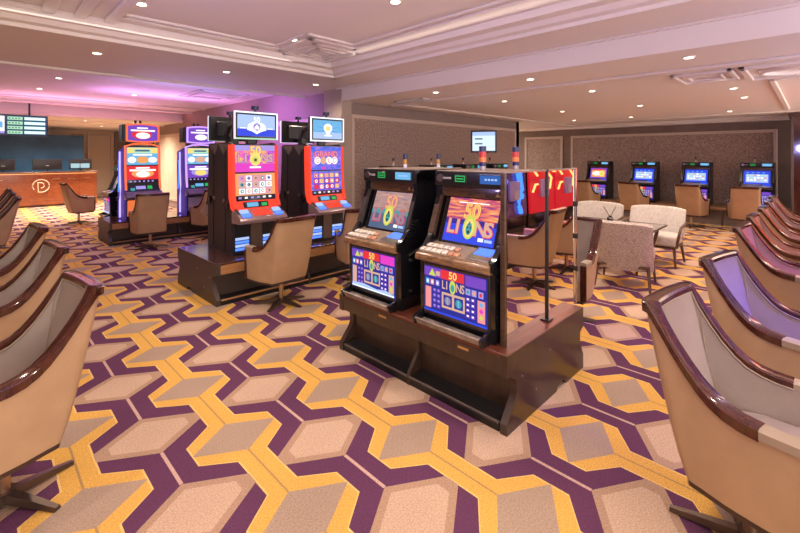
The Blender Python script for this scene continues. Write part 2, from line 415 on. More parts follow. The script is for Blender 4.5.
for x, y, lab in ((.97, 3.96, 'downlight in the raised panel at the upper left of the coffer'), (2.42, 4.0, 'downlight in the raised panel close to the moulded corner square'), (2.41, 2.43, 'downlight in the raised panel at the top middle of the photo')):
    downlight(x, y, ZC, PW*1.1, lab)
for x, y in ((.97, .9), (2.41, .9), (.97, 2.43), (-.6, 2.43), (-.6, .9), (-.6, 3.96), (2.41, -.7), (.97, -.7)):
    downlight(x, y, ZC, PW*1.1, 'downlight in the raised panel over the near carpet', 'downlights above the camera')
for x, y, lab in ((4.56, 2.36, 'downlight in the low ceiling just past the beam, middle of the three along it'), (4.56, .81, 'downlight in the low ceiling just past the beam, rightmost and brightest there'), (4.56, 3.79, 'dim downlight in the low ceiling just past the beam, leftmost there'),
                  (5.98, 2.18, 'downlight in the low ceiling above the glass table, centre of the second row'), (6.08, 3.6, 'downlight in the low ceiling, left end of the second row from the beam'), (5.98, .755, 'downlight in the low ceiling beside the small square moulding'),
                  (7.05, .76, 'downlight in the low ceiling, second behind the square moulding'), (8.25, .76, 'downlight in the low ceiling, third behind the square moulding'),
                  (8.3, 3.6, 'small downlight in the low ceiling towards the inner corner'), (8.3, 2.2, 'small downlight in the low ceiling behind the one above the table'),
                  (10.6, 4.3, 'tiny downlight in front of the far wall above the leftmost wall machine'), (10.6, 3.0, 'tiny downlight in front of the far wall above the second wall machine'), (10.6, 1.2, 'tiny downlight in front of the far wall inside the rectangular moulding')):
    downlight(x, y, ZL, PW*1.5, lab)
for x, y in ((4.6, -.9), (6.2, -1.4), (8.0, -1.4)):
    downlight(x, y, ZL, PW*1.3, 'downlight in the low ceiling over the right row of chairs', 'downlights above the right row')
for x, y, lab in ((.95, 8.6, 'small downlight in the violet ceiling above the carpet lane'), (.85, 10.2, 'smaller downlight in the violet ceiling farther down the lane'), (2.3, 9.9, 'tiny downlight in the violet ceiling above the red-topped machine')):
    downlight(x, y, ZR, PW*.8, lab)
for x, y in ((.9, 14.6), (2.2, 14.6), (3.4, 14.6), (1.4, 17.0), (3.0, 17.0)):
    downlight(x, y, 2.6, PW*8, 'small downlight in the far ceiling over the reception desk area', 'downlights by the reception desk')
def vent(x, y, z, w, d, label):
    t = thing('ceiling_vent', label, 'vent', (x, y, z))
    WHT = mat('vent_white', (.72, .68, .66), .4)
    b = MB()
    for a in ((-w, w, -d, -d+.03), (-w, w, d-.03, d), (-w, -w+.03, -d, d), (w-.03, w, -d, d)): b.box(*a, -.02, -.001, WHT)
    b.build('vent_frame', t)
    b = MB(); b.box(-w+.03, w-.03, -d+.03, d-.03, -.006, -.001, mat('vent_dark', (.10, .08, .08), .6))
    for i in range(8):
        yy = -d+.05+i*(2*d-.1)/7; b.box(-w+.03, w-.03, yy-.006, yy+.006, -.015, -.005, WHT)
    b.build('grille', t)
vent(.40, 7.05, ZR, .24, .14, 'white framed ceiling vent at the left edge of the violet ceiling')
vent(.55, 11.9, ZR, .45, .14, 'bright ceiling vent far back in the violet ceiling above the rate board')
vent(4.95, 4.6, ZL, .12, .3, 'white ceiling vent in the low ceiling near the column')

# ------------------------------------------------------------------ chairs
def make_chair():
    t = thing('casino_chair', 'x', 'chair')
    # half outline at arm height: back centre -> corner -> arm front ; (x, y)
    half = [(0, .285), (.06, .284), (.13, .281), (.19, .275), (.222, .263), (.238, .240), (.243, .205), (.247, .165), (.251, .12), (.258, .07), (.264, .02), (.275, -.03), (.284, -.08), (.291, -.14), (.296, -.21), (.298, -.29)]
    def hgt(y):
        if y >= .235: return .965
        k = max(0., (y+.13)/.365); return .635+.33*(.75*k**3+.25*k**1.5)
    path = [(-x, y) for x, y in half[::-1]]+half[1:]
    n = len(path); C = []; NRM = []
    for i, (x, y) in enumerate(path):
        a = path[max(0, i-1)]; c = path[min(n-1, i+1)]
        d = Vector((c[0]-a[0], c[1]-a[1])).normalized(); NRM.append(Vector((-d.y, d.x)))   # points outward
    def low(x, y): return (x*.90, y*.42 if y > 0 else y*.97)
    LEV = [0, .12, .3, .5, .7, .85, 1.]
    zb = .285; TH = .050
    def outp(i, k):
        x, y = path[i]; h = hgt(y)-.012; z = zb+(h-zb)*k
        lx, ly = low(x, y); f = min(1, (z-zb)/(.965-zb)); f = f**.80
        return Vector((lx+(x-lx)*f, ly+(y-ly)*f, z))
    def inp(i, k, th=TH):
        p = outp(i, k); nn = NRM[i]; th = th*(1+.5*(1-k)); return Vector((p.x-nn.x*th, p.y-nn.y*th, p.z))
    b = MB()
    b.grid([[outp(i, k) for i in range(n)] for k in LEV], LEATHER)
    for i in (0, n-1): b.grid([[outp(i, k), inp(i, k)] for k in LEV], LEATHER)
    b.grid([[outp(i, 0), inp(i, 0)] for i in range(n)], DARKRIM)
    b.build('shell', t, 50)
    b = MB(); b.grid([[inp(i, k) for i in range(n)] for k in LEV], INNER)
    b.grid([[outp(i, 1), inp(i, 1)] for i in range(n)], INNER)
    b.tube([inp(i, 1., TH+.004)-Vector((0, 0, .012)) for i in range(2, n-2)], .006, PADL, 6)
    for i in (9, n-10): b.tube([inp(i, k, TH+.001) for k in LEV[2:]], .003, PADL, 5)
    b.build('inner_upholstery', t, 50)
    def section(i, w, up, dn):
        p = outp(i, 1); nn = Vector((NRM[i].x, NRM[i].y, 0)); c = p-nn*TH/2
        o = w/2
        return [c+nn*(o+.004)+Vector((0, 0, -dn)), c+nn*(o+.006)+Vector((0, 0, up*.6)), c+nn*(o-.008)+Vector((0, 0, up)), c-nn*(o-.008)+Vector((0, 0, up)), c-nn*o+Vector((0, 0, up*.6)), c-nn*o+Vector((0, 0, -dn*.5))]
    ids = [i for i in range(n) if path[i][1] >= -.141]
    b = MB(); b.sweep([section(i, .066, .020, .026) for i in ids], TRIM); b.build('wood_trim', t, 40)
    lo_ = [i for i in range(n) if path[i][1] <= -.139]
    for sgn in (-1, 1):
        ii = [i for i in lo_ if path[i][0]*sgn > 0]
        b = MB(); b.sweep([section(i, .062, .018, .020) for i in ii], PADL); b.build('arm_pad', t, 40)
    b = MB(); b.prism([(-.225, -.30), (.225, -.30), (.21, -.04), (.16, .035), (-.16, .035), (-.21, -.04)], .36, .475, INNER, 'z', .03); b.build('seat', t, 60)
    outl = [low(*q) for q in path]
    b = MB(); b.prism([(x*.98, y*.985) for x, y in outl], .262, .288, DARKRIM, 'z'); b.build('seat_rim', t)
    for sgn in (-1, 1):
        b = MB(); b.box(sgn*.268-.028, sgn*.268+.028, -.298, -.278, .29, .615, TRIM, .006, 1); b.build('arm_front', t)
    b = MB(); b.cyl((0, -.05, .03), (0, -.05, .265), .024, BRASS); b.cyl((0, -.05, .235), (0, -.05, .263), .06, DBRONZE); b.cyl((0, -.05, .02), (0, -.05, .065), .045, DBRONZE); b.build('stem', t)
    for k in range(5):
        a = 2*PI*k/5+PI/2+.2; b = MB(); dx, dy = math.cos(a), math.sin(a)
        secs = []
        for r, w, z0, z1 in ((.03, .028, .022, .06), (.15, .022, .014, .042), (.28, .016, .002, .018)):
            c = Vector((dx*r, -.05+dy*r, 0)); sd = Vector((-dy, dx, 0))*w
            secs.append([c-sd+Vector((0, 0, z0)), c+sd+Vector((0, 0, z0)), c+sd*.7+Vector((0, 0, z1)), c-sd*.7+Vector((0, 0, z1))])
        b.sweep(secs, DBRONZE); b.build('leg', t)
    return t
CH = make_chair(); ch_first = [True]
def chair(x, y, face, label, group):
    """face = compass angle (deg) of the direction the sitter looks, 0 = +x"""
    rz = R(face+90)
    if ch_first[0]:
        ch_first[0] = False; CH.location = (x, y, 0); CH.rotation_euler = (0, 0, rz); CH['label'] = label; CH['group'] = group; return CH
    return dup(CH, (x, y, 0), rz, label, group)
g = 'chairs of the right row'
for x, y, f, lab in ((2.235, .235, -98, 'nearest chair at the bottom right, pale grey inside with a wood-trimmed back'),
                     (3.29, .19, -103, 'second chair from the front on the right, violet light on its inside'),
                     (4.90, .22, -95, 'third chair from the front on the right, magenta light on its inside'),
                     (5.85, .22, -92, 'fourth chair from the front on the right, orange-red light on its inside'),
                     (6.85, .20, -92, 'fifth chair from the front on the right'), (7.85, .20, -92, 'sixth chair from the front on the right'), (8.85, .22, -92, 'farthest visible chair of the right row, blue light on its top rail')):
    chair(x, y, f, lab, g)
g = 'chairs of the left row'
for x, y, f, lab in ((.145, 2.66, 188, 'nearest chair at the left edge, curved wood rail ending in a bright glint'), (.165, 3.87, 186, 'second chair from the front on the left'),
                     (.165, 5.02, 186, 'third chair from the front on the left, only its curved top rail showing'), (.22, 8.75, 180, 'fourth chair at the left edge standing farther up the lane'), (.22, 9.9, 180, 'chair just behind the fourth at the left edge'), (.22, 11.0, 180, 'farthest chair of the left row, mostly hidden')):
    chair(x, y, f, lab, g)
g = 'chairs at the middle bank'
chair(2.35, 4.08, 94, 'tan chair on a star base before the tall red-framed screen machine', g)
chair(3.42, 4.05, 62, 'tan chair half hidden behind the left dark machine', g)
chair(2.16, 8.22, 84, 'taupe chair before the red-topped machine of the far bank', 'chairs at the far bank')
chair(3.25, 8.35, 95, 'chair mostly hidden behind the dark cabinet side, before the violet far machine', 'chairs at the far bank')
chair(1.70, 12.45, 8, 'lone chair turned sideways before the reception desk', 'chairs at the far bank')
chair(4.12, 1.74, 180, 'cream-lit chair facing the camera beside the mirror stand, wood-fronted arm', 'chairs at the near bank')
g = 'chairs along the far wall'
for x, y, f, lab in ((11.3, 1.03, 8, 'rightmost chair along the far wall, before the brightest blue screen'), (11.3, 1.98, -6, 'third chair from the left along the far wall'), (11.3, 3.17, -8, 'second chair from the left along the far wall'), (11.3, 4.30, -4, 'leftmost chair along the far wall, just right of the mirror stand')):
    chair(x, y, f, lab, g)

# ------------------------------------------------------------------ screen art
def art_lions(b, w, h, pale=False):
    b.rect(-w/2, w/2, -h/2, h/2, E['slate'] if pale else E['blue'], 0)  # pale version: greyed colours stand in for glare on the screen
    b.rect(-w/2, w/2, h*.02, h/2, SUNGLARE if pale else SUNSET, .001)
    b.rect(-w/2, w/2, -h*.10, h*.02, E['teal'] if pale else E['dblue'], .001)
    b.rect(-w*.30, w*.30, h*.385, h*.41, E['peach'] if pale else E['white'], .002)
    b.text('50', 0, h*.20, h*.46, E['red'], .002, .05, .95); b.text('50', 0, h*.20, h*.45, E['peach'] if pale else E['yellow'], .003, .03, .95); b.text('50', 0, h*.20, h*.44, E['orange'], .004, -.012, .95)
    c = E['mauve'] if pale else E['pink']
    for st, x in (('L', -.37), ('I', -.235), ('N', .215), ('S', .375)):
        b.text(st, w*x, -h*.17, h*.46, E['red'], .002, .055, 1.); b.text(st, w*x, -h*.17, h*.44, E['peach'] if not pale else c, .003, .028, 1.)
    b.disc(0, -h*.14, w*.125, h*.27, E['lime'], .004); b.disc(0, -h*.16, w*.09, h*.20, E['yellow'], .005); b.disc(0, -h*.18, w*.06, h*.14, E['teal'], .006)
    b.poly([(-w*.02, -h*.02), (w*.02, -h*.02), (w*.012, -h*.12), (-w*.012, -h*.12)], SCRBLK, .007)
    for sx in (-1, 1): b.disc(sx*w*.03, -h*.15, w*.014, h*.025, SCRBLK, .007)
    b.disc(0, -h*.25, w*.025, h*.035, SCRBLK, .007)
    b.rect(w*.20, w*.30, -h*.42, -h*.345, E['white'], .002); b.rect(w*.32, w*.46, -h*.42, -h*.36, E['lblue'], .002)
def art_belly(b, w, h, glow=False):
    b.rect(-w/2, w/2, -h/2, h/2, E['dblue'], 0)
    b.rect(-w*.5, -w*.22, h*.28, h*.48, E['purple'], .001); b.rect(-w*.22, w*.16, h*.28, h*.48, E['red'], .001); b.rect(w*.18, w*.48, h*.26, h*.48, E['magenta'] if glow else E['purple'], .001)
    b.poly([(-w*.42, h*.30), (-w*.36, h*.46), (-w*.30, h*.30)], E['lime'], .002); b.rect(-w*.30, -w*.23, h*.32, h*.42, E['peach'], .002)
    b.text('50', -w*.02, h*.38, h*.22, E['yellow'], .002, .02)
    for st, x in (('L', -.17), ('I', -.115), ('N', .075), ('S', .14)): b.text(st, w*x, h*.15, h*.25, E['peach'], .002, .02, .8)
    b.disc(-w*.02, h*.15, w*.05, h*.15, E['lime'], .003); b.disc(-w*.02, h*.13, w*.03, h*.08, E['teal'], .004)
    b.rect(-w*.20, w*.17, -h*.34, h*.0, E['peach'], .001)
    for x, c in ((-.10, E['mauve']), (.075, E['teal'])):
        b.rect(w*(x-.07), w*(x+.07), -h*.29, -h*.05, E['dblue'], .002); b.disc(w*x, -h*.17, w*.05, h*.09, c, .003)
        b.rect(w*(x-.012), w*(x+.012), -h*.24, -h*.10, E['cyan'], .004)
    for i, x in enumerate((-.44, -.36, -.27)):
        b.rect(w*(x-.03), w*(x+.03), h*.10, h*.22, [E['cyan'], E['pink'], E['lilac']][i], .002); b.disc(w*x, h*.16, w*.015, h*.03, E['white'], .003)
    b.rect(-w*.48, -w*.38, -h*.42, h*.04, E['peach'] if glow else E['pink'], .001)
    for r in range(4):
        z = h*(.0-r*.115)
        for x in (-.32, -.25): b.rect(w*(x-.027), w*(x+.027), z-h*.045, z+h*.03, E['purple'], .002); b.disc(w*x, z, w*.014, h*.022, E['lilac'], .003)
        for x in (.22, .295): b.rect(w*(x-.03), w*(x+.03), z-h*.045, z+h*.03, E['purple'], .002); b.rect(w*(x-.015), w*(x+.012), z-h*.02, z+h*.015, E['white'], .003)
    for i, x in enumerate((.22, .31, .41)): b.rect(w*(x-.036), w*(x+.036), h*.08, h*.21, E['lilac'], .002); b.disc(w*x, h*.145, w*.02, h*.04, [E['teal'], E['orange'], E['red']][i], .003)
    b.rect(w*.36, w*.47, -h*.42, h*.03, E['peach'] if glow else E['pink'], .001)
    for r in range(3): b.disc(w*.415, -h*.05-r*h*.13, w*.028, h*.045, [E['cyan'], E['magenta'], E['lime']][r], .002)
    for a, c in (((-.5, .5, -.5, -.455), E['blue']), ): b.rect(w*a[0], w*a[1], h*a[2], h*a[3], c, .001)
    if glow: b.poly([(-w*.48, -h*.5), (w*.48, -h*.5), (w*.48, -h*.44), (w*.30, -h*.38), (w*.1, -h*.42), (-w*.2, -h*.37), (-w*.48, -h*.40)], E['lblue'], .004); b.rect(-w*.48, w*.48, -h*.49, -h*.465, E['led_white'], .005)
def art_reels(b, w, h, bg, frame, cells, seed=1):
    rnd = random.Random(seed)
    b.rect(-w/2, w/2, -h/2, h/2, frame, 0); b.rect(-w*.42, w*.42, -h*.30, h*.44, bg, .001)
    for i in range(5):
        for j in range(3):
            x = (-.34+.17*i)*w; z = (.32-.245*j)*h
            b.rect(x-w*.07, x+w*.07, z-h*.10, z+h*.10, rnd.choice(cells[0]), .002)
            b.disc(x, z, w*.045, h*.075, rnd.choice(cells[1]), .003, 12); b.disc(x+w*.005, z, w*.02, h*.035, rnd.choice(cells[2]), .004, 10)
    b.rect(-w*.5, w*.5, -h*.5, -h*.33, SCRBLK, .001)
    for i in range(6): b.rect(w*(-.43+.15*i), w*(-.36+.15*i), -h*.45, -h*.38, rnd.choice([E['white'], E['lilac'], E['cyan']]), .002)
def art_blue(b, w, h):
    b.rect(-w/2, w/2, -h/2, h/2, E['blue'], 0); b.rect(-w*.42, w*.42, -h*.36, h*.24, E['lblue'], .001)
    rnd = random.Random(3)
    for i in range(6):
        for j in range(3): b.rect(w*(-.38+.13*i), w*(-.29+.13*i), h*(.10-.17*j), h*(.19-.17*j), rnd.choice([E['white'], E['lgreen'], E['lgreen'], E['pink'], E['white']]), .002)
    for i in range(4): b.rect(w*(-.40+.2*i), w*(-.31+.2*i), h*.32, h*.38, E['cyan'], .002)
def art_white(b, w, h):
    b.rect(-w/2, w/2, -h/2, h/2, E['purple'], 0); b.rect(-w*.42, w*.42, -h*.36, h*.30, E['orange'], .001)
    b.disc(-w*.1, -h*.02, w*.28, h*.2, E['white'], .002); b.disc(w*.2, -h*.02, w*.16, h*.28, E['yellow'], .003); b.disc(w*.2, -h*.05, w*.07, h*.12, E['lime'], .004)
    b.rect(-w*.35, w*.35, h*.32, h*.42, E['red'], .002)
def art_emblem(b, w, h, second=False):
    b.rect(-w/2, w/2, -h/2, h/2, E['lblue'] if not second else E['cyan'], 0)
    b.rect(-w/2, w/2, -h/2, -h*.16, E['blue'] if not second else E['lblue'], .001)
    if not second:
        b.text('50', 0, h*.27, h*.34, E['white'], .002, .03)
        b.poly([(-w*.12, h*.15), (-w*.22, h*.05), (-w*.26, -h*.20), (-w*.12, -h*.28), (0, -h*.40), (w*.12, -h*.28), (w*.26, -h*.20), (w*.22, h*.05), (w*.12, h*.15)], E['led_white'], .002)
        b.disc(0, -h*.05, w*.10, h*.18, E['lilac'], .003); b.disc(0, -h*.10, w*.06, h*.13, E['white'], .004)
        for sx in (-1, 1): b.disc(sx*w*.05, h*.0, w*.018, h*.03, E['dblue'], .005); b.rect(sx*w*.36-w*.08, sx*w*.36+w*.08, -h*.15, -h*.11, E['white'], .002)
        b.disc(0, -h*.20, w*.04, h*.03, E['dblue'], .005)
    else:
        for k in range(16):
            a = 2*PI*k/16; b.poly([(w*.1*math.cos(a-.1), h*.1*math.sin(a-.1)), (w*.46*math.cos(a), h*.46*math.sin(a)), (w*.1*math.cos(a+.1), h*.1*math.sin(a+.1))], E['blue'] if k % 2 else E['lblue'], .002)
        b.disc(0, h*.08, w*.15, h*.24, E['led_white'], .003); b.disc(0, -h*.20, w*.08, h*.18, E['white'], .0035); b.disc(0, h*.06, w*.08, h*.13, E['yellow'], .004); b.rect(-w*.14, w*.14, -h*.36, -h*.30, E['white'], .004)

# ------------------------------------------------------------------ dark upright machine (two screens, button deck, coin tray)
def tower_light(t, x, y, z, tall=True):
    b = MB(); r = .026 if tall else .016
    if tall:
        b.cyl((x, y, z), (x, y, z+.03), r*.9, STEEL); z += .03
        for c, hh in ((mat('tower_blue_dark', (.02, .02, .12), .2), .03), (mat('tower_orange', (.75, .22, .05), .25), .035), (mat('tower_red', (.55, .04, .03), .25), .04), (mat('tower_cap', (.02, .03, .09), .25), .04)):
            b.cyl((x, y, z), (x, y, z+hh), r, c); z += hh
    else:
        b.cyl((x, y, z), (x, y, z+.035), r, mat('tower_white', (.7, .68, .72), .3)); b.cyl((x, y, z+.035), (x, y, z+.075), r*1.05, mat('tower_amber', (.5, .25, .04), .25))
        b.cyl((x, y, z+.075), (x, y, z+.125), r*1.1, mat('tower_cap', (.02, .03, .09), .25))
    b.build('tower_light', t)
TRAYM = mat('tray_metal', (.50, .44, .37), .3, .55, var=.3, scale=14)
DECKM = wood('deck_wood', (.10, .05, .022), (.36, .20, .09), .28, (3, 10, 14), .4)
def make_upright(kind, frame_m, tower='tall', simple=False, wall=False):
    t = thing('slot_machine', 'x', 'slot machine'); W = .30
    # body behind the screens
    b = MB(); b.prism([(.03, 0), (.03, .40), (.12, .47), (.20, .55), (.30, .88), (.30, 1.02), (.48, 1.02), (.48, 0)], -W+.02, W-.02, BLACK, 'x'); b.build('cabinet', t)
    side = [(.00, .0), (-.005, .42), (-.045, .445), (-.045, .49), (.02, .52), (.09, .60), (.17, .86), (.17, 1.0), (.21, 1.03), (.48, 1.03), (.48, 0)]
    for sx in (-1, 1):
        x0, x1 = (sx*W, sx*(W-.035)) if sx < 0 else (W-.035, W)
        b = MB(); b.prism(side, x0, x1, BLACKG if not wall else BLACK, 'x'); 
        fr = [(.075, .60), (.10, .575), (.205, .86), (.175, .86)]
        b.prism(fr, x0+.002-(.0 if sx > 0 else .002), x1+(.002 if sx > 0 else 0)+.01*(-sx), frame_m, 'x')
        if not simple:
            for k in range(6): b.box(sx*(W+.001)-.002, sx*(W+.001)+.002, .06+k*.012, .13+k*.012, .54+k*.022, .546+k*.022, STEEL)
            b.cyl((sx*(W-.002), .10, .36), (sx*(W+.012), .10, .36), .013, STEEL, seg=12); b.cyl((sx*(W-.002), .10, .13), (sx*(W+.012), .10, .13), .010, STEEL, seg=12)
            b.tube([(sx*(W+.006), .08, .40), (sx*(W+.012), .12, .42), (sx*(W+.006), .16, .43)], .006, STEEL, 6)
        b.build('side_panel', t)
    # belly picture
    b = MB(); b.box(-W+.035, W-.035, -.012, .03, .055, .42, BLACK, .006, 1)
    b.M = Matrix.Translation((0, -.0125, .24))
    b.rect(-W+.045, W-.045, -.17, .165, frame_m, .001)
    b.M = Matrix.Translation((0, -.0145, .24)); art_belly(b, .505, .305, kind == 'pale'); b.build('belly_picture', t)
    # button deck
    b = MB(); b.prism([(-.065, .432), (-.075, .445), (-.070, .475), (-.055, .485), (.16, .545), (.16, .44), (-.02, .425)], -W+.01, W-.01, DECKM if not wall else frame_m, 'x', .004)
    deck = b.build('button_deck', t)
    ang = math.atan2(.06, .215)
    DM = Matrix.Translation((0, -.055, .4855)) @ Matrix.Rotation(ang, 4, 'X')
    b = MB(); b.M = DM
    b.box(-W+.02, W-.02, .008, .205, 0, .004, mat('deck_plate', (.34, .25, .17), .35, .3), .003, 1)
    b.box(.10, W-.03, .02, .19, .004, .014, STEEL, .004, 1); b.box(.125, W-.05, .08, .17, .012, .018, E['led_blue'] if not wall else E['blue'], .002, 1)
    b.poly; b.build('deck_plate', deck)
    if not simple:
        for r in range(2):
            for k in range(6 if r else 7):
                x = -.255+k*.047+r*.01; y = .035+r*.065
                b = MB(); b.M = DM; m = BUTTON if k < 5 else mat('amber_button', (.55, .28, .16), .35)
                b.box(x-.019, x+.019, y-.022, y+.022, .004, .018, m, .006, 2); b.build('button', deck)
    # main screen
    tilt = math.atan2(.115, .32)
    SM = Matrix.Translation((0, .178, .692)) @ Matrix.Rotation(-tilt, 4, 'X')
    b = MB(); b.M = SM; b.box(-W+.045, W-.045, .0, .03, -.19, .185, frame_m, .006, 1); b.box(-W+.06, W-.06, -.006, .01, -.17, .178, BLACKG, .004, 1); b.build('screen_frame', t)
    b = MB(); b.M = SM @ Matrix.Translation((0, -.0075, .005))
    if kind == 'lions': art_lions(b, .415, .31)
    elif kind == 'pale': art_lions(b, .415, .31, True)
    elif kind == 'blue': art_blue(b, .46, .32)
    else: art_white(b, .44, .31)
    b.build('screen', t)
    # visor and top box
    b = MB(); b.prism([(.195, .855), (.20, .93), (.30, .93), (.30, .855)], -W+.02, W-.02, wood('visor_wood', (.02, .010, .006), (.13, .06, .028), .28, (3, 8, 14), .4), 'x', .004)
    if not simple:
        for x in (.20, .25): b.poly; b.M = Matrix.Translation((0, .1925, 0)); b.poly([(x-.018, .872), (x+.018, .872), (x, .905)], GOLDLINE, .003); b.M = Matrix.Identity(4)
    b.build('visor', t)
    b = MB(); b.box(-W, W, .15, .48, .93, 1.035, BLACK, .012, 2); b.box(-W+.004, W-.004, .17, .478, 1.031, 1.038, mat('cabinet_cap', (.26, .19, .15), .4), .003, 1)
    tb = b.build('top_box', t)
    b = MB(); b.cyl((-.245, .138, .985), (-.245, .152, .985), .028, STEEL); b.box(-.225, -.15, .142, .152, .977, .993, GREYPL, .003, 1); b.build('lock_dial', tb)
    b = MB(); b.box(-.12, -.02, .145, .152, .957, 1.012, BLACK, .002, 1); b.M = Matrix.Translation((0, .144, 0))
    for a in ((-.112, -.028, .963, .970), (-.112, -.028, .999, 1.006), (-.112, -.105, .97, .999), (-.035, -.028, .97, .999), (-.10, -.04, .98, .988)): b.rect(*a, E['green'], .001)
    b.build('credit_display', tb)
    b = MB(); b.box(.085, .265, .145, .152, .952, 1.018, BLACK, .002, 1); b.M = Matrix.Translation((0, .144, 0)); b.rect(.092, .258, .957, 1.013, E['cyan'] if wall or kind == 'pale' else emi('display_blue', (.02, .12, .45), 1.), .001)
    for i in range(4): b.rect(.13+i*.025, .147+i*.025, .98, .992, E['lblue'], .0015)
    b.build('message_display', tb)
    # coin tray
    b = MB(); b.prism([(.0, .0), (-.07, .0), (-.10, .045), (-.09, .05), (-.055, .018), (.0, .022)], -W+.02, W-.05, TRAYM if not wall else CHAR, 'x')
    for sx in (-W+.01, W-.05): b.prism([(.02, 0), (-.09, 0), (-.11, .05), (-.02, .075), (.02, .075)], sx, sx+.022, BLACKG, 'x', .004)
    b.build('coin_tray', t)
    if tower == 'tall': tower_light(t, -.055, .40, 1.037)
    elif tower == 'thin': tower_light(t, -.045, .40, 1.037, False)
    return t
# ------------------------------------------------------------------ podiums (machine bases)
def podium(label, loc, rz, L, D, H, bays, top_m, edge_m, body_m, foot_plate=True, group=None):
    t = thing('machine_podium', label, 'podium', loc, rz, group)
    h = H
    prof = [(0, 0), (0, .06), (.095, .17), (.115, .22), (.105, h-.17), (.05, h-.135), (0, h-.125), (0, h), (D, h), (D, h-.14), (D-.06, h-.17), (D-.06, .20), (D, .10), (D, 0), (D*.72, 0), (D*.70, .035), (D*.60, .035), (D*.58, 0)]
    for sx in (-1, 1):
        b = MB(); x0, x1 = (-L/2, -L/2+.045) if sx < 0 else (L/2-.045, L/2); b.prism(prof, x0, x1, body_m, 'x')
        xo = sx*L/2
        for yy, zz in ((.18, h*.62), (.35, h*.30), (.55, h*.7)): b.cyl((xo-.003, yy, zz), (xo+.003, yy, zz), .008, STEEL, seg=10)
        b.build('side_panel', t)
    b = MB(); b.box(-L/2+.001, L/2-.001, .004, D-.004, h-.025, h+.004, top_m, .004, 1); b.build('top_board', t)
    b = MB(); b.prism([(.006, h-.12), (.0, h-.02), (.03, h-.02), (.03, h-.12)], -L/2+.045, L/2-.045, edge_m, 'x'); b.build('front_rail', t)
    b = MB(); b.box(-L/2+.045, L/2-.045, .13, .15, .05, h-.03, body_m)
    b.build('back_board', t); bx('back_board', t, -L/2+.045, L/2-.045, D-.08, D-.06, .05, h-.03, body_m)
    w = (L-.09)/bays
    for k in range(bays):
        x0 = -L/2+.045+k*w
        b = MB(); b.prism([(.008, 0), (.008, .045), (.02, .058), (.13, .075), (.13, 0)], x0+.012, x0+w-.012, FOOT, 'x')
        b.box(x0+.012, x0+w-.012, .0, .014, .046, .064, edge_m if not foot_plate else mat('foot_edge', (.12, .10, .09), .25, .4), .003, 1); b.build('footrest', t)
        if k: b = MB(); b.prism([(.004, 0), (.004, .07), (.10, .20), (.10, h-.12), (.14, h-.12), (.14, 0)], x0-.014, x0+.014, body_m, 'x'); b.build('divider', t)
    if foot_plate:
        for k in range(bays): b = MB(); b.box(-L/2+.2+k*w+.28, -L/2+.2+k*w+.36, -.002, .004, h-.055, h-.04, GOLDLINE); b.build('name_plate', t)
    return t
podium('dark brown podium carrying the two front machines and the mirror stand', (2.13, 2.025, 0), R(-90), 1.56, 1.11, .455, 2, PODT, PODB, PODB)
UP_L = make_upright('lions', CABBR)
UP_L.location = (2.20, 1.663, .459); UP_L.rotation_euler = (0, 0, R(-90)); tag(UP_L, 'front right dark wood-trimmed slot machine with a vivid sunset and blue screen', 'slot machine', 'slot machines of the near bank')
UP_P = make_upright('pale', mat('cabinet_charcoal', (.05, .042, .040), .28, var=.3, scale=20), 'thin')
UP_P.location = (2.20, 2.455, .459); UP_P.rotation_euler = (0, 0, R(-90)); tag(UP_P, 'front left black slot machine with a washed-out screen', 'slot machine', 'slot machines of the near bank')
UB = dup(UP_L, (3.17, 1.70, .459), R(90), 'slot machine standing back to back behind the front right one, its tower light showing', 'slot machines of the near bank')
UB2 = dup(UP_P, (3.17, 2.49, .459), R(90), 'slot machine hidden back to back behind the front left one, thin tower light showing', 'slot machines of the near bank')
for o_, dx, dy in ((UB, .02, -.21), (UB2, .0, -.21)):
    for c_ in o_.children:
        if c_.name.startswith('tower_light'): c_.location = (dx, dy, 0)
# mirror stand at the podium's end
t = thing('mirror_stand', 'tall mirrored screen with a black centre post on the near podium end', 'mirror', (2.245, 1.324, .459))
bx('mirror_panel', t, .0, .545, .0, .012, .0, 1.035, MIRROR); bx('mirror_panel', t, .560, 1.03, .0, .012, .0, 1.035, MIRROR)
b = MB(); b.box(.545, .56, -.012, .016, -.0, 1.05, BLACK, .003, 1); b.box(.515, .59, -.03, .03, 0, .012, BLACK, .003, 1); b.build('centre_post', t)
b = MB(); b.box(1.03, 1.05, -.012, .024, 0, 1.05, CHROME, .004, 1)
for z in (.25, .5, .75): b.box(1.028, 1.056, -.016, .026, z, z+.04, BLACK, .003, 1)
b.build('edge_strip', t); bx('edge_frame', t, -.025, .0, -.014, .02, 0, 1.035, CABBR, .003, 1)
b = MB(); b.box(-.025, 1.05, -.004, .024, 1.035, 1.047, mat('cabinet_cap', (.26, .19, .15), .4), .003, 1); b.build('top_rail', t)

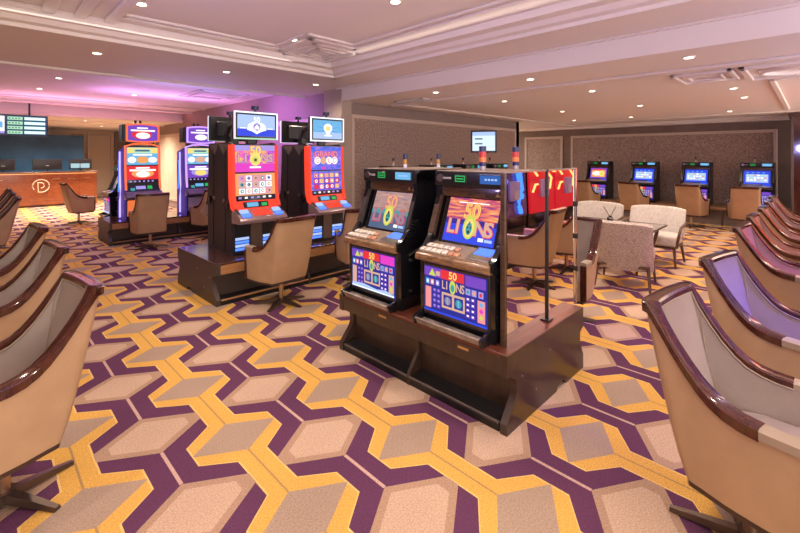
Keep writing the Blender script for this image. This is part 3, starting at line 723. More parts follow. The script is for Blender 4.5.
# ------------------------------------------------------------------ tall curved machine with a raised monitor (middle bank)
def make_tall(kind):
    t = thing('video_slot_machine', 'x', 'slot machine'); W = .285
    b = MB(); b.box(-.26, .26, .02, .44, 0, .39, BLACK, .006, 1); b.build('stand', t)
    b = MB()
    for z in (.05, .09, .13, .17): b.box(-.25, -.09, .008, .022, z, z+.028, E['led_blue'] if z in (.05, .13) else E['lblue']); b.box(.09, .25, .008, .022, z, z+.028, E['led_blue'] if z in (.05, .13) else E['lblue'])
    b.box(-.07, .07, .0, .03, .03, .36, mat('bronze_panel', (.16, .11, .08), .4, .4), .004, 1); b.build('stand_lights', t)
    prof = [(.45, 0), (.45, 1.27), (.42, 1.30), (.10, 1.31), (.05, 1.28), (.04, .95), (.02, .66), (-.02, .55), (-.19, .44), (-.205, .405), (-.17, .375), (-.04, .375), (.03, .36), (.03, 0)]
    for sx in (-1, 1):
        b = MB(); x0, x1 = (-W, -W+.03) if sx < 0 else (W-.03, W); b.prism(prof, x0, x1, CHAR, 'x')
        b.box(sx*(W+.004)-.005, sx*(W+.004)+.005, .205, .215, .02, 1.25, BLACK)
        b.poly; b.cyl((sx*(W-.01), .24, .62), (sx*(W+.012), .24, .62), .022, STEEL, seg=14); b.cyl((sx*(W-.01), .13, .60), (sx*(W+.03), .13, .60), .035, BLACKG, seg=14); b.box(sx*(W+.008)-.008, sx*(W+.008)+.008, .11, .15, .53, .57, BLACKG, .003, 1)
        b.prism([(.40, 1.29), (.10, 1.29), (.25, 1.16)], sx*(W+.003)-.004, sx*(W+.003)+.004, mat('pewter_plate', (.22, .19, .17), .35, .6), 'x')
        b.build('side_panel', t)
    b = MB(); b.prism([(.44, .02), (.44, 1.29), (.11, 1.29), (.07, .95), (.05, .62), (.03, .5), (.03, .02)], -W+.03, W-.03, BLACK, 'x'); b.build('cabinet', t)
    for sx in (-1, 1):
        b = MB(); x0, x1 = (-W, -W+.03) if sx < 0 else (W-.03, W)
        b.prism([(.13, 1.28), (.125, .95), (.11, .66), (.06, .535), (-.02, .50), (-.045, .56), (-.02, .60), (.005, .68), (.022, .95), (.03, 1.28)], x0-.004, x1+.004, E['led_red'], 'x'); b.build('light_strip', t)
    b = MB(); b.box(-W+.03, W-.03, .035, .07, .945, 1.285, BLACKG, .004, 1); b.M = Matrix.Translation((0, .0345, 1.115))
    w, h = .50, .315
    if kind == 'lions':
        b.rect(-w/2, w/2, -h/2, h/2, E['magenta'], 0); b.rect(-w/2, w/2, -h*.18, h/2, SUNMAG, .001); b.rect(-w/2, w/2, h*.30, h/2, E['lilac'], .0015)
        b.text('50', 0, h*.29, h*.48, E['red'], .002, .05); b.text('50', 0, h*.29, h*.46, E['yellow'], .003, .03)
        for st, x in (('L', -.38), ('I', -.24), ('N', .23), ('S', .39)): b.text(st, w*x, 0, h*.46, E['purple'], .002, .06, 1.); b.text(st, w*x, 0, h*.43, E['peach'], .003, .03, 1.)
        b.disc(0, -h*.02, w*.14, h*.25, E['yellow'], .003); b.disc(0, -h*.05, w*.08, h*.12, E['lime'], .004); b.disc(0, -h*.05, w*.04, h*.06, SCRBLK, .005)
        b.rect(-w*.14, w*.14, -h*.36, -h*.29, E['white'], .003)
    else:
        b.rect(-w/2, w/2, -h/2, h/2, GOLDPIC, 0)
        b.text('GRAND', 0, h*.17, h*.34, E['red'], .002, .05, 1.05); b.text('GRAND', 0, h*.17, h*.33, E['pink'], .003, .01, 1.05)
        for i, c in enumerate('GOLD'):
            x = (-.29+.19*i)*w; b.disc(x, -h*.10, w*.10, h*.16, E['white'] if i != 1 else E['peach'], .0025); b.text(c, x, -h*.10, h*.30, E['red'] if i != 1 else E['orange'], .004, .0, 1.)
        b.disc(-w*.1, -h*.42, w*.08, h*.06, E['magenta'], .003)
    b.build('upper_screen', t)
    b = MB(); b.prism([(.035, .945), (.07, .945), (.06, .62), (.012, .62)], -W+.03, W-.03, BLACKG, 'x')
    b.M = Matrix.Translation((0, .0225, .785)) @ Matrix.Rotation(-math.atan2(.023, .325), 4, 'X')
    if kind == 'lions': art_reels(b, .50, .31, REELPIC, E['orange'], ([E['white'], E['peach'], E['pink']], [E['teal'], E['peach'], E['lilac'], E['teal']], [E['white'], E['dblue'], E['red']]), 5)
    else: art_reels(b, .50, .31, E['blue'], GOLDPIC, ([E['red'], E['pink'], E['peach']], [E['yellow'], E['white'], E['red'], E['peach']], [E['orange'], E['white'], E['red']]), 9)
    b.build('lower_screen', t)
    b = MB(); b.prism([(.015, .62), (.05, .62), (.03, .50), (-.06, .50), (-.03, .55)], -W+.03, W-.03, E['led_red'], 'x'); b.build('lower_light_panel', t)
    b = MB(); b.M = Matrix.Translation((0, -.012, .568)) @ Matrix.Rotation(-.42, 4, 'X'); b.box(-.17, .14, -.012, .02, -.035, .04, BLACK, .004, 1); b.M = b.M @ Matrix.Translation((0, -.0125, 0)); b.rect(-.13, .01, -.022, .03, E['cyan'], .001); b.rect(.05, .12, -.02, .02, E['green'], .001); b.build('player_display', t)
    b = MB(); b.prism([(-.19, .445), (-.215, .42), (-.205, .385), (-.15, .375), (.03, .375), (.03, .50), (-.05, .525)], -W-.005, W+.005, mat('deck_mauve', (.30, .20, .20), .3, .3), 'x', .004); deck = b.build('button_deck', t)
    DM = Matrix.Translation((0, -.12, .492)) @ Matrix.Rotation(math.atan2(.08, .14), 4, 'X')
    b = MB(); b.M = DM; b.box(-.10, .12, -.05, .05, -.006, .004, E['led_red']); b.build('deck_light', deck)
    for x in (-.20, .20):
        for y in (-.045, .03):
            b = MB(); b.M = DM; b.box(x-.05, x+.05, y-.03, y+.03, -.008, .016, E['led_blue'] if y < 0 else E['lblue'], .006, 1); b.build('button', deck)
    # raised monitor
    b = MB(); b.box(-.06, .06, .12, .18, 1.29, 1.40, BLACK, .006, 1); b.tube([(-.22, .30, 1.29), (-.23, .34, 1.38), (-.20, .30, 1.50), (-.12, .20, 1.55)], .03, CHAR); b.build('monitor_arm', t)
    b = MB(); b.box(-.272, .272, .0, .07, 1.345, 1.665, BLACK, .01, 2); b.box(-.2, .2, .068, .10, 1.40, 1.60, BLACK, .01, 1)
    for k in range(5): b.box(-.14, .14, .099, .102, 1.44+k*.025, 1.447+k*.025, CHAR)
    mo = b.build('monitor', t)
    b = MB(); f = .018; LW = E['led_white']
    for a, m in (((-.275, .275, 1.650, 1.668), LW), ((-.275, .275, 1.342, 1.36), E['lgreen'] if kind == 'lions' else LW), ((-.275, -.257, 1.342, 1.668), emi('led_pinkish', (1., .62, .75), 1.5) if kind == 'lions' else LW), ((.257, .275, 1.342, 1.668), LW)): b.box(a[0], a[1], -.006, .012, a[2], a[3], m, .003, 1)
    b.build('monitor_light_frame', mo)
    b = MB(); b.M = Matrix.Translation((0, -.0015, 1.505)); b.rect(-.245, .245, -.135, .135, SCRBLK, 0); b.M = b.M @ Matrix.Translation((0, -.001, 0)); art_emblem(b, .47, .25, kind != 'lions'); b.build('monitor_screen', mo)
    b = MB(); b.cyl((.0, .04, 1.66), (.0, .04, 1.70), .015, BLACK); b.cyl((0, .04, 1.70), (0, .04, 1.74), .045, mat('tower_cap', (.02, .03, .09), .25)); b.build('tower_light', t)
    return t
podium('middle podium with a wood front edge carrying two tall screen machines', (2.96, 4.50, 0), 0, 2.32, 1.2, .45, 2, wood('podium_top_dark', (.05, .018, .014), (.085, .032, .022), .2, (8, 1, 8), .5), EDGEW, mat('podium_side_brown', (.050, .034, .028), .4), False)
TA = make_tall('lions'); TA.location = (2.36, 4.72, .454); tag(TA, 'tall red-lit machine with a lion emblem on its raised monitor', 'slot machine', 'tall machines of the middle bank')
TB = make_tall('gold'); TB.location = (3.385, 4.72, .454); tag(TB, 'tall red-lit machine with a blue gold-themed screen, right of the lion one', 'slot machine', 'tall machines of the middle bank')
dup(TA, (2.42, 5.64, .454), PI, 'machine seen from behind at the middle bank, dark monitor back left of the lion monitor', 'tall machines of the middle bank')
dup(TB, (3.47, 5.64, .454), PI, 'machine seen from behind at the middle bank, dark back left of the second lit monitor', 'tall machines of the middle bank')

for o_ in [o for o in bpy.data.objects if o.name.startswith('video_slot_machine') and o.location.y > 5.5]:
    for c_ in list(o_.children):
        if c_.name.startswith('light_strip'): bpy.data.objects.remove(c_)

# ------------------------------------------------------------------ big LED machine with a screen topper (far bank and right row)
def make_led(rim, strip, red):
    t = thing('led_slot_machine', 'x', 'slot machine'); W = .30
    prof = [(.50, 0), (.50, 1.30), (.06, 1.38), (.03, 1.38), (.015, 1.0), (-.005, .75), (-.04, .56), (-.16, .46), (-.17, .41), (-.02, .38), (.02, .30), (.02, 0)]
    b = MB(); b.prism(prof, -W+.035, W-.035, BLACK, 'x'); b.build('cabinet', t)
    for sx in (-1, 1):
        b = MB(); x0, x1 = (-W, -W+.035) if sx < 0 else (W-.035, W); b.prism([(.50, 0), (.50, 1.28), (.04, 1.36), (.03, 1.0), (.0, .72), (-.03, .55), (.0, .42), (.02, .3), (.02, 0)], x0, x1, emi('violet_side', (.10, .05, .40), .5), 'x')
        s = b.build('side_panel', t)
        b = MB(); b.tube([(sx*(W+.008), .30, 1.27), (sx*(W+.008), .29, .9), (sx*(W+.008), .26, .6), (sx*(W+.008), .28, .35), (sx*(W+.008), .28, .03)], .017, strip, 8)
        b.tube([(sx*(W+.006), .40, 1.1), (sx*(W+.006), .36, .8), (sx*(W+.006), .42, .5)], .012, E['led_blue'], 6)
        b.build('side_light_strip', s)
        b = MB(); b.prism([(.035, 1.37), (.02, 1.0), (-.005, .74), (-.04, .55), (-.055, .58), (-.02, .76), (.003, 1.0), (.012, 1.37)], x0, x1, rim, 'x'); b.build('front_light_strip', t)
    b = MB(); pts = [(-W+.0, 1.35), (-.15, 1.395), (0, 1.405), (.15, 1.395), (W, 1.35), (W, 1.375), (.15, 1.425), (0, 1.435), (-.15, 1.425), (-W, 1.375)]
    b.prism(pts, .01, .05, rim, 'y'); b.prism([(-.2, 1.38), (0, 1.42), (.2, 1.38), (.2, 1.45), (-.2, 1.45)], .05, .3, BLACK, 'y'); b.build('crown_light', t)
    b = MB(); b.M = Matrix.Translation((0, .012, 1.185)); w, h = .52, .33
    b.rect(-w/2, w/2, -h/2, h/2, E['cyan'], 0); b.rect(-w*.48, w*.48, h*.16, h*.48, E['yellow'], .001); b.rect(-w*.30, w*.28, h*.16, h*.42, E['lgreen'], .002); b.rect(-w*.24, w*.22, h*.26, h*.36, E['slate'], .003)
    b.rect(-w*.3, w*.3, h*.03, h*.12, E['white'], .002); b.disc(0, -h*.22, w*.20, h*.20, E['orange'] if red else E['peach'], .002); b.disc(-w*.34, -h*.22, w*.13, h*.18, E['white'], .002); b.disc(w*.32, -h*.22, w*.15, h*.16, E['white'], .002)
    b.build('upper_screen', t)
    b = MB(); b.M = Matrix.Translation((0, -.004, .835)) @ Matrix.Rotation(-.07, 4, 'X'); h = .33
    b.rect(-w/2, w/2, -h/2, h/2, E['red'] if red else E['purple'], 0); b.disc(0, h*.06, w*.36, h*.24, E['orange'] if red else E['lilac'], .001); b.disc(0, h*.02, w*.22, h*.17, E['white'] if red else E['yellow'], .002)
    b.rect(-w*.42, w*.42, h*.20, h*.30, E['white'], .003); b.rect(-w*.22, w*.22, h*.34, h*.42, E['white'], .003); b.rect(-w/2, w/2, -h/2, -h*.28, SCRBLK, .002)
    for i in range(6): b.rect(w*(-.42+.14*i), w*(-.36+.14*i), -h*.42, -h*.34, E['lilac'], .004)
    b.build('lower_screen', t)
    b = MB(); b.prism([(-.01, .65), (.03, .65), (.0, .52), (-.10, .52)], -W+.035, W-.035, BLACKG, 'x'); b.M = Matrix.Translation((0, -.06, .585)) @ Matrix.Rotation(-.6, 4, 'X'); b.rect(-.13, .03, -.03, .04, E['lilac'] if red else E['cyan'], .012); b.rect(.06, .14, -.03, .04, E['green'], .012); b.rect(-.22, -.15, -.06, .0, E['teal'], .012); b.build('player_display', t)
    b = MB(); b.prism([(-.17, .455), (-.18, .42), (-.15, .39), (.02, .38), (.02, .52), (-.10, .525)], -W, W, mat('deck_violet', (.20, .16, .26), .3, .3), 'x', .004); b.build('button_deck', t)
    b = MB(); b.prism([(.015, .06), (-.03, .08), (-.05, .34), (.015, .37)], -W+.05, W-.05, emi('belly_orange', (1., .22, .06), .9) if red else mat('belly_lilac', (.45, .38, .55), .3), 'x', .01); b.build('belly_panel', t)
    # topper
    b = MB(); b.box(-.335, .245, .0, .26, 1.46, 1.77, BLACK, .01, 1); b.box(-.1, .1, .05, .2, 1.40, 1.47, BLACK); tp = b.build('topper', t)
    b = MB(); n = 10
    def arc(x, up): return (1.77+.03*(1-(x/.28)**2)) if up else (1.46-.022*(1-(x/.28)**2))
    X = [-.28+.56*i/n for i in range(n+1)]
    b.prism([(x, arc(x, 1)) for x in X]+[(x, arc(x, 0)) for x in X[::-1]], -.012, .0, rim, 'y'); b.build('topper_light_frame', tp)
    b = MB(); b.M = Matrix.Translation((0, -.013, 1.615))
    b.poly([(x*.88, (arc(x, 1)-1.615)*.84) for x in X]+[(x*.88, (arc(x, 0)-1.615)*.84) for x in X[::-1]], E['purple'], .001)
    b.disc(-.02, -.03, .17, .085, E['red'] if red else E['purple'], .002); b.disc(0, -.045, .12, .06, E['white'], .003); b.rect(-.20, .20, .035, .065, E['white'], .003); b.rect(-.10, .08, .085, .11, E['white'], .003)
    b.build('topper_screen', tp)
    b = MB()
    for x in (-.10, -.02): b.cyl((x, .1, 1.76), (x, .1, 1.86), .022, BLACK, seg=12)
    b.build('tower_light', t)
    return t
podium('far podium under the two LED-lit machines with toppers', (2.86, 8.88, 0), 0, 2.36, .95, .41, 2, wood('podium_top_dark', (.05, .018, .014), (.085, .032, .022), .2, (8, 1, 8), .5), EDGEW, mat('podium_side_brown', (.050, .034, .028), .4), False)
LA = make_led(E['led_orange'], E['led_violet'], True); LA.location = (2.245, 9.05, .414); tag(LA, 'tall machine with an orange-red rim and curved topper in the far bank', 'slot machine', 'machines of the far bank')
LB = make_led(emi('rim_violet', (.55, .30, 1.), 1.5), E['led_violet'], False); LB.location = (3.30, 9.05, .414); tag(LB, 'tall machine with a violet rim and topper, partly hidden by the dark cabinet side', 'slot machine', 'machines of the far bank')
# machine seen in profile at the end of the far bank
UPROF = dup(UP_P, (1.93, 10.35, .35), R(-90), 'slim dark machine seen in profile at the left end of the far bank', 'machines of the far bank')
podium('small podium under the machine seen in profile', (1.87, 10.35, 0), R(-90), .7, .7, .346, 1, PODT, PODB, PODB, False)

# far wall machines on a long bench
BENCHW = wood('bench_wood', (.20, .095, .045), (.30, .15, .07), .3, (8, 1, 8), .2)
t = thing('wall_bench', 'long low wooden bench under the machines along the far wall', 'bench', (12.0, 2.9, 0))
bx('bench_top', t, -.02, .98, -2.6, 3.2, .36, .41, BENCHW, .006, 1)
bx('plinth', t, .15, 1.0, -2.55, 3.15, 0, .36, WALLBR)
for y in (-2.55, -1.4, -.25, .9, 2.05, 3.15): bx('leg', t, .02, .06, y-.02, y+.02, 0, .36, DBRONZE)
UW = make_upright('blue', BLACK, 'thin', True, True); UW.location = (12.25, .92, .414); UW.rotation_euler = (0, 0, R(-90)); tag(UW, 'far wall machine at the right end with a bright blue screen', 'slot machine', 'machines along the far wall')
dup(UW, (12.25, 2.06, .414), R(-90), 'far wall machine third from the left', 'machines along the far wall')
dup(UW, (12.25, 3.20, .414), R(-90), 'far wall machine second from the left, green symbols on its screen', 'machines along the far wall')
UO = make_upright('white', BLACK, 'thin', True, True); UO.location = (12.25, 4.35, .414); UO.rotation_euler = (0, 0, R(-90)); tag(UO, 'leftmost far wall machine with an orange and white screen', 'slot machine', 'machines along the far wall')

# row along the back wall, tops only visible above the near bank
podium('podium along the patterned back wall', (6.5, 4.45, 0), 0, 3.9, .9, .40, 4, PODT, PODB, PODB, False)
for i, lab in enumerate(('leftmost of the back wall machines, top edge above the front left machine', 'second back wall machine, top edge between the two front machines', 'third back wall machine, top edge above the front right machine', 'rightmost back wall machine, below the small monitor on a pole')):
    dup(UW, (4.98+i*.98, 4.62, .404), 0, lab, 'machines along the back wall')
t = thing('pole_monitor', 'small bright monitor on a black pole above the back wall machines', 'monitor', (6.27, 4.12, 0), R(-62))
b = MB(); b.cyl((0, .05, .0), (0, .05, 1.72), .02, BLACK); b.cyl((0, .05, 0), (0, .05, .02), .16, BLACK); b.build('pole', t)
b = MB(); b.box(-.225, .225, -.02, .06, 1.66, 2.05, BLACK, .008, 1); b.build('monitor_case', t)
b = MB(); b.M = Matrix.Translation((0, -.0205, 1.855)); b.rect(-.195, .195, -.165, .165, emi('monitor_pale', (.72, .88, 1.), 1.1), .001); b.rect(-.195, .195, .10, .165, E['lblue'], .002)
for z in (.045, -.04): b.rect(-.15, -.02, z-.012, z+.012, E['slate'], .003)
b.build('monitor_screen', t)

# ------------------------------------------------------------------ right row (seen in the mirror and by its coloured light)
podium('podium of the right row, seen in the mirror', (6.2, -.42, 0), PI, 8.4, 1.0, .41, 8, PODT, PODB, PODB, False)
LR = make_led(E['led_red'], E['neon'], True); LR.location = (2.6, -.62, .414); LR.rotation_euler = (0, 0, PI)
GR = 'machines facing the right row of chairs'
tag(LR, 'red neon-lit machine facing the right row of chairs', 'slot machine', GR)
LV = dup(LB, (3.6, -.62, .414), PI, 'violet-lit machine facing the right row of chairs', GR)
dup(LB, (4.6, -.62, .414), PI, 'violet-lit machine facing the right row of chairs', GR)
def make_neon(col, glow, art):
    t = thing('neon_slot_machine', 'x', 'slot machine'); W = .46
    b = MB(); b.prism([(.50, 0), (.50, 1.1), (.06, 1.1), (.02, .2), (.02, 0)], -W, W, BLACKG, 'x'); b.build('cabinet', t)
    b = MB(); b.prism([(-.01, .25), (.03, 1.09), (.06, 1.09), (.02, .25)], -W+.02, W-.02, glow, 'x'); b.build('glow_panel', t)
    b = MB(); b.box(-.16, .14, -.05, .0, .50, .80, mat('lilac_plastic', (.35, .25, .50), .3), .02, 2); b.box(-.12, .02, -.056, -.05, .52, .66, mat('notice_white', (.45, .38, .45), .5)); b.build('player_panel', t)
    for pts in art:
        b = MB(); b.tube([(x, -.03+.03*(z-.5), z) for x, z in pts], .017 if len(pts) < 6 else .034, col, 8); b.build('neon_tube', t)
    return t
NB = make_neon(emi('neon_blue', (.03, .16, 1.), 3.), mat('violet_gloss', (.12, .05, .16), .15, coat=.5), [[(-.20, 1.08), (-.20, .95), (-.205, .85), (-.22, .74), (-.25, .66), (-.25, .58), (-.22, .53)], [(-.12, 1.08), (-.14, .9), (-.19, .75), (-.20, .6), (-.14, .5), (-.16, .4), (-.2, .3)], [(.30, 1.0), (.20, .8), (.26, .6)]])
NB.location = (5.75, -.62, .414); NB.rotation_euler = (0, 0, PI); tag(NB, 'blue neon-lit machine facing the right row of chairs', 'slot machine', GR)
NR = make_neon(E['neon'], emi('red_glow_panel', (.9, .012, .03), .75), [[(.42, 1.0), (.22, .86)], [(.05, .95), (-.10, .95), (-.30, .80)], [(-.1, .62), (-.22, .64), (-.28, .80)], [(-.30, 1.05), (-.36, .92), (-.44, .92)], [(.40, .60), (.30, .72), (.22, .72)]])
NR.location = (6.75, -.62, .414); NR.rotation_euler = (0, 0, PI); tag(NR, 'red neon-lit machine facing the right row of chairs', 'slot machine', GR)
for x in (7.7, 8.65, 9.6): dup(NR, (x, -.62, .414), PI, 'red neon-lit machine facing the right row of chairs', GR)

# ------------------------------------------------------------------ lounge corner
TWEED = mat('tweed', (.26, .19, .165), .9, scale=95, col2=(.58, .48, .42), bump=.3, bscale=150)
GREYF = mat('grey_fabric', (.56, .50, .45), .85, var=.10, scale=30, bump=.2, bscale=120)
CREAM = mat('cream_fabric', (.70, .60, .50), .6, var=.03, bump=.1)
LEGW = wood('leg_wood', (.07, .035, .02), (.13, .065, .035), .35, (8, 8, 2), .2)
def lounge(label, loc, rz, fab, w=.33, back=.80, arms=True, name='armchair', zb=.36):
    t = thing(name, label, 'armchair', loc, rz, 'lounge seats around the glass table')
    n = 11; secs = []
    for i in range(n):                                   # curved back, faces -y
        a = -1+2*i/(n-1); x = a*w; y0 = .26-.10*abs(a)**2.5; th = .09*(1-.3*abs(a)**6); zt = back-.03*abs(a)**4
        zs = [(y0-.03, zb), (y0+.10, zt-.04), (y0+.11, zt), (y0+.11-th*.5, zt+.022), (y0+.10-th, zt), (y0-.03-th, zb+.04)]
        secs.append([Vector((x, y, z)) for y, z in zs])
    b = MB(); b.sweep(secs, fab); b.build('backrest', t, 60)
    b = MB(); b.box(-w+.02, w-.02, -.32, .20, .30, .45, fab, .045, 3); b.build('seat', t, 60)
    b = MB(); b.box(-w+.03, w-.03, -.29, .22, .265, .30, LEGW, .005, 1); b.build('seat_frame', t)
    for sx in (-1, 1):
        b = MB(); b.cyl((sx*(w-.05), -.26, .28), (sx*(w-.02), -.31, 0), .022, LEGW, .014, 12); b.build('leg', t)
        b = MB(); b.cyl((sx*(w-.05), .18, .28), (sx*(w-.02), .26, 0), .022, LEGW, .014, 12); b.build('leg', t)
        if arms:
            b = MB(); b.tube([(sx*(w+.01), .20, .60), (sx*(w+.03), .02, .60), (sx*(w+.03), -.24, .575), (sx*(w+.02), -.29, .50), (sx*(w-.02), -.27, .29)], .02, LEGW, 8); b.build('armrest', t, 60)
    return t
lounge('tweed-backed armchair with its back to the camera before the glass table', (5.70, 1.68, 0), R(98), TWEED, .32, .80, False, zb=.23)
lounge('light grey upholstered armchair behind the glass table, on the right', (7.26, 1.74, 0), R(-90), GREYF, .37, .80, True)
lounge('light grey upholstered armchair behind the glass table, on the left', (7.26, 2.60, 0), R(-90), GREYF, .37, .80, True)
t = thing('glass_table', 'square glass-topped table on slanted dark legs between the lounge chairs', 'table', (6.5, 2.08, 0))
GL = mat('table_glass', (.35, .34, .32), .04, 0., .8, coat=.6)
GL.node_tree.nodes['Principled BSDF'].inputs['Transmission Weight'].default_value = .75
GL.node_tree.nodes['Principled BSDF'].inputs['IOR'].default_value = 1.15
bx('table_top', t, -.42, .42, -.58, .58, .605, .62, GL, .004, 1)
b = MB()
for a in ((-.43, .43, -.595, -.58), (-.43, .43, .58, .595), (-.435, -.42, -.595, .595), (.42, .435, -.595, .595)): b.box(*a, .598, .622, DBRONZE, .003, 1)
b.build('table_rim', t)
for sx in (-1, 1):
    for sy in (-1, 1): b = MB(); b.cyl((sx*.36, sy*.50, .604), (sx*.25, sy*.38, 0), .025, LEGW, .016, 12); b.build('leg', t)
t = thing('bud_vase', 'small dark round vase with bare twigs on the glass table', 'vase', (6.70, 2.18, .6205))
b = MB(); b.lathe([(.02, 0), (.04, .012), (.048, .035), (.036, .06), (.02, .072), (.026, .085)], mat('dark_ceramic', (.04, .022, .018), .25), 20); b.build('vase_body', t)
b = MB(); 
for dx, dy in ((-.10, .05), (.03, -.08), (.12, -.04), (-.03, .09)): b.tube([(0, 0, .06), (dx*.4, dy*.4, .13), (dx, dy, .22)], .003, LEGW, 5)
b.build('twigs', t)

# ------------------------------------------------------------------ reception
DESKW = wood('desk_wood', (.22, .055, .020), (.34, .10, .035), .22, (1.2, 8, 5), .5)
t = thing('reception_desk', 'long polished red-brown reception desk with a pale round emblem', 'desk', (1.0, 17.3, 0))
bx('desk_front', t, -2.2, 1.9, .0, .06, .06, 1.03, DESKW); bx('kickboard', t, -2.2, 1.88, .03, .08, 0, .06, DARKRIM)
bx('end_panel', t, 1.86, 1.92, -.004, .75, 0, 1.03, DESKW, .004, 1)
bx('counter_top', t, -2.25, 1.98, -.06, .75, 1.05, 1.10, wood('counter_wood', (.10, .03, .015), (.16, .05, .02), .2, (1, 8, 8), .5), .006, 1)
bx('counter_light', t, -2.2, 1.9, -.022, -.004, 1.028, 1.049, emi('counter_glow', (1., .42, .14), 1.6))
b = MB()
for x in (.62, 1.05, 1.45): b.box(x-.004, x+.004, -.003, .0, .10, 1.0, DARKRIM)
for x in (.85, 1.25, 1.65, -.9, -.5): b.box(x-.10, x+.10, -.014, .0, .86, .875, GOLDLINE)
b.build('panel_seams', t)
b = MB(); EM = mat('emblem_cream', (.80, .62, .45), .35, .2); cx0, cz0 = .476, .66
ring = [(cx0+.20*math.cos(a), -.012, cz0+.20*math.sin(a)) for a in [R(215-i*10) for i in range(0, 31)]]
ring += [(cx0-.01, -.012, cz0-.20), (cx0-.062, -.012, cz0-.19), (cx0-.07, -.012, cz0-.10), (cx0-.075, -.012, cz0+.08)]
b.tube(ring, .016, EM, 8)
b.tube([(cx0-.11+.02, -.012, cz0+.10), (cx0+.01, -.012, cz0+.10), (cx0+.065, -.012, cz0+.065), (cx0+.08, -.012, cz0+.0), (cx0+.05, -.012, cz0-.055), (cx0-.0, -.012, cz0-.065)], .016, EM, 8); b.build('emblem', t)
def monitor(x, y, w, label, lit=False):
    t = thing('desk_monitor', label, 'monitor', (x, y, 1.10), 0, 'monitors on the reception desk')
    b = MB(); b.box(-w/2, w/2, 0, .05, .06, .40, BLACK, .015, 2); b.box(-.04, .04, -.004, .0, .18, .20, GREYPL); b.build('monitor_case', t)
    b = MB(); b.box(-.10, .10, -.05, .14, 0, .012, BLACK, .004, 1); b.box(-.025, .025, .03, .06, .01, .10, BLACK); b.build('foot', t)
    if lit:
        b = MB(); b.M = Matrix.Translation((0, -.001, .20)); b.rect(-w*.42, -w*.04, -.10, .05, emi('paper_glow', (.45, .72, .80), .9), .001); b.rect(w*.0, w*.40, -.10, .05, MATS['paper_glow'], .001); b.build('lit_sheets', t)
monitor(.62, 17.6, .55, 'black monitor back at the left end of the reception desk')
monitor(1.66, 17.55, .74, 'wide black monitor back behind the desk emblem')
monitor(2.52, 17.6, .62, 'black monitor at the right end of the reception desk with two pale lit sheets', True)
bx_ = bx('partition_screen', None, -1.2, 2.78, 18.75, 18.85, 0, 2.33, mat('navy_panel', (.02, .10, .21), .4, var=.15, scale=3), .005, 1); tag(bx_, 'dark blue partition wall standing behind the reception desk', 'partition')
t = thing('rate_board', 'hanging blue-framed electronic board with rows of pale figures above the desk', 'display board', (.62, 13.2, 2.07))
bx('board_case', t, -.75, .635, .0, .08, 0, .49, mat('board_blue', (.015, .06, .16), .35), .008, 1)
b = MB(); b.M = Matrix.Translation((0, -.001, 0))
b.rect(-.10, .60, .03, .46, emi('board_dark', (.01, .09, .14), 1.), .0005)
for r in range(4):
    z = .385-r*.108
    b.rect(.21, .585, z-.01, z+.055, emi('board_white', (.72, .95, 1.), 1.3), .001); b.rect(-.08, .18, z-.015, z+.058, E['lgreen'], .001)
    for k in range(4): b.rect(-.06+k*.055, -.03+k*.055, z+.005, z+.035, emi('board_green', (.12, .36, .16), .8), .002)
b.rect(-.72, -.13, .05, .45, E['white'], .001); b.rect(-.26, -.16, .18, .32, E['cyan'], .002); b.rect(-.72, -.13, .05, .10, E['lilac'], .0015)
b.build('board_screen', t)
for x in (-.45, .30): bx('hanger', t, x-.018, x+.018, .03, .06, .485, ZR-2.072, BLACK)

# ------------------------------------------------------------------ lights
def area(name, loc, rot, sx, sy, power, col):
    li = bpy.data.lights.new(name, 'AREA'); li.shape = 'RECTANGLE'; li.size = sx; li.size_y = sy; li.energy = power; li.color = col
    o = bpy.data.objects.new(name, li); COL.objects.link(o); o.location = loc; o.rotation_euler = rot; return o
VI = (.52, .22, 1.)
area('violet_cove_lamp', (1.2, 6.95, 2.66), (R(150), 0, 0), 5.5, .08, 9, VI)
area('pink_cove_lamp', (2.2, 12.9, 2.62), (R(-160), 0, 0), 4., .08, 8, (1., .25, .45))

area('violet_ceiling_fill', (2.8, 9.5, 2.3), (PI, 0, 0), 2.2, .5, 15, (.80, .35, 1.))  # unseen area lamps added to wash the ceilings violet
area('violet_ceiling_fill', (1.5, 11.5, 2.2), (PI, 0, 0), 2.6, .5, 15, (1., .38, .75))
area('violet_ceiling_fill', (2.6, 7.5, 2.35), (PI, 0, 0), 1.6, .3, 10, (.40, .35, 1.))  # floats in the recess without a fixture, added for the violet tint
for x_, c_, p_ in ((2.5, (.75, .65, 1.), 5), (3.3, (.13, .08, 1.), 20), (4.9, (.85, .04, .75), 11), (5.85, (1., .2, .08), 12), (6.9, (.9, .15, .25), 9), (8.0, (.3, .25, 1.), 9), (9.0, (1., .2, .1), 9)):
    li = bpy.data.lights.new('machine_glow_lamp', 'SPOT'); li.energy = p_*3.2; li.color = c_; li.shadow_soft_size = .02; li.spot_size = 1.25; li.spot_blend = 1.
    lo = bpy.data.objects.new('machine_glow_lamp', li); COL.objects.link(lo); lo.location = (x_, -.52, 1.15); lo.rotation_euler = (R(52), 0, 0)
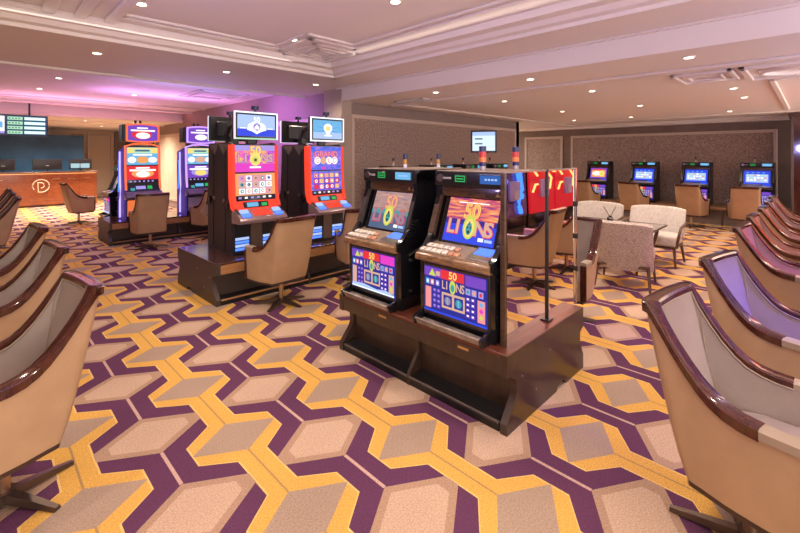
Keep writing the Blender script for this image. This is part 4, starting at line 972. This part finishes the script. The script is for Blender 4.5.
for loc_, rot_, p_, c_ in (((3.1, 7.6, 2.3), (0, R(-80), 0), 90, (.62, .22, 1.)), ((3.1, 9.6, 1.9), (0, R(-80), 0), 70, (.9, .3, .8)), ((-.4, 2.6, 1.9), (0, R(-118), 0), 60, (.48, .40, 1.)), ((-.4, .4, 1.9), (0, R(-115), 0), 60, (.40, .36, 1.))):
    li = bpy.data.lights.new('violet_fill_spot', 'SPOT'); li.energy = p_; li.color = c_; li.shadow_soft_size = .05; li.spot_size = 2.4; li.spot_blend = 1.  # unseen mid-air spots added to tint the side wall and beam violet
    lo = bpy.data.objects.new('violet_fill_spot', li); COL.objects.link(lo); lo.location = loc_; lo.rotation_euler = rot_
area('warm_ceiling_fill', (7.0, -1.3, 2.25), (PI, 0, 0), 6., .4, 40, (1., .80, .62))  # added fill out of view, lifts the low ceiling; no fixture there
area('red_uplight', (8.6, -1.0, 2.25), (PI, 0, 0), 3., .4, 32, (1., .30, .25))
area('violet_ceiling_fill', (4.6, -1.0, 2.25), (PI, 0, 0), 2., .4, 14, (.55, .40, 1.))
area('coffer_fill_strip', (3.30, .6, 2.77), (0, R(115), 0), .05, 7.0, 2.5, (1., .86, .78))  # added fill strips along the cornice, only to brighten the coffer
area('coffer_fill_strip', (-.2, 4.68, 2.77), (R(115), 0, R(180)), 6., .05, 1.5, (1., .86, .78))
w = bpy.data.worlds.new('hall_light'); SC.world = w; w.use_nodes = True
bg = w.node_tree.nodes['Background']; bg.inputs[0].default_value = (1., .88, .80, 1); bg.inputs[1].default_value = 2.9

# ------------------------------------------------------------------ camera
cam = bpy.data.cameras.new('camera'); co = bpy.data.objects.new('camera', cam); COL.objects.link(co); SC.camera = co
cam.sensor_width = 36; cam.lens = 420*36/800; cam.shift_y = -(266.5-156)/800; cam.clip_start = .02
phi = math.atan(426/420)
co.location = (0, 0, 1.6); co.rotation_euler = (R(90), 0, -(PI/2-math.atan2(math.cos(phi), math.sin(phi))))
vs = SC.view_settings; SC.display_settings.display_device = 'sRGB'
vs.view_transform = 'Standard'; vs.look = 'None'; vs.gamma = 1; vs.use_curve_mapping = False; vs.exposure = .5
SC.cycles.use_denoising = True; SC.cycles.max_bounces = 8; SC.cycles.sample_clamp_indirect = 6
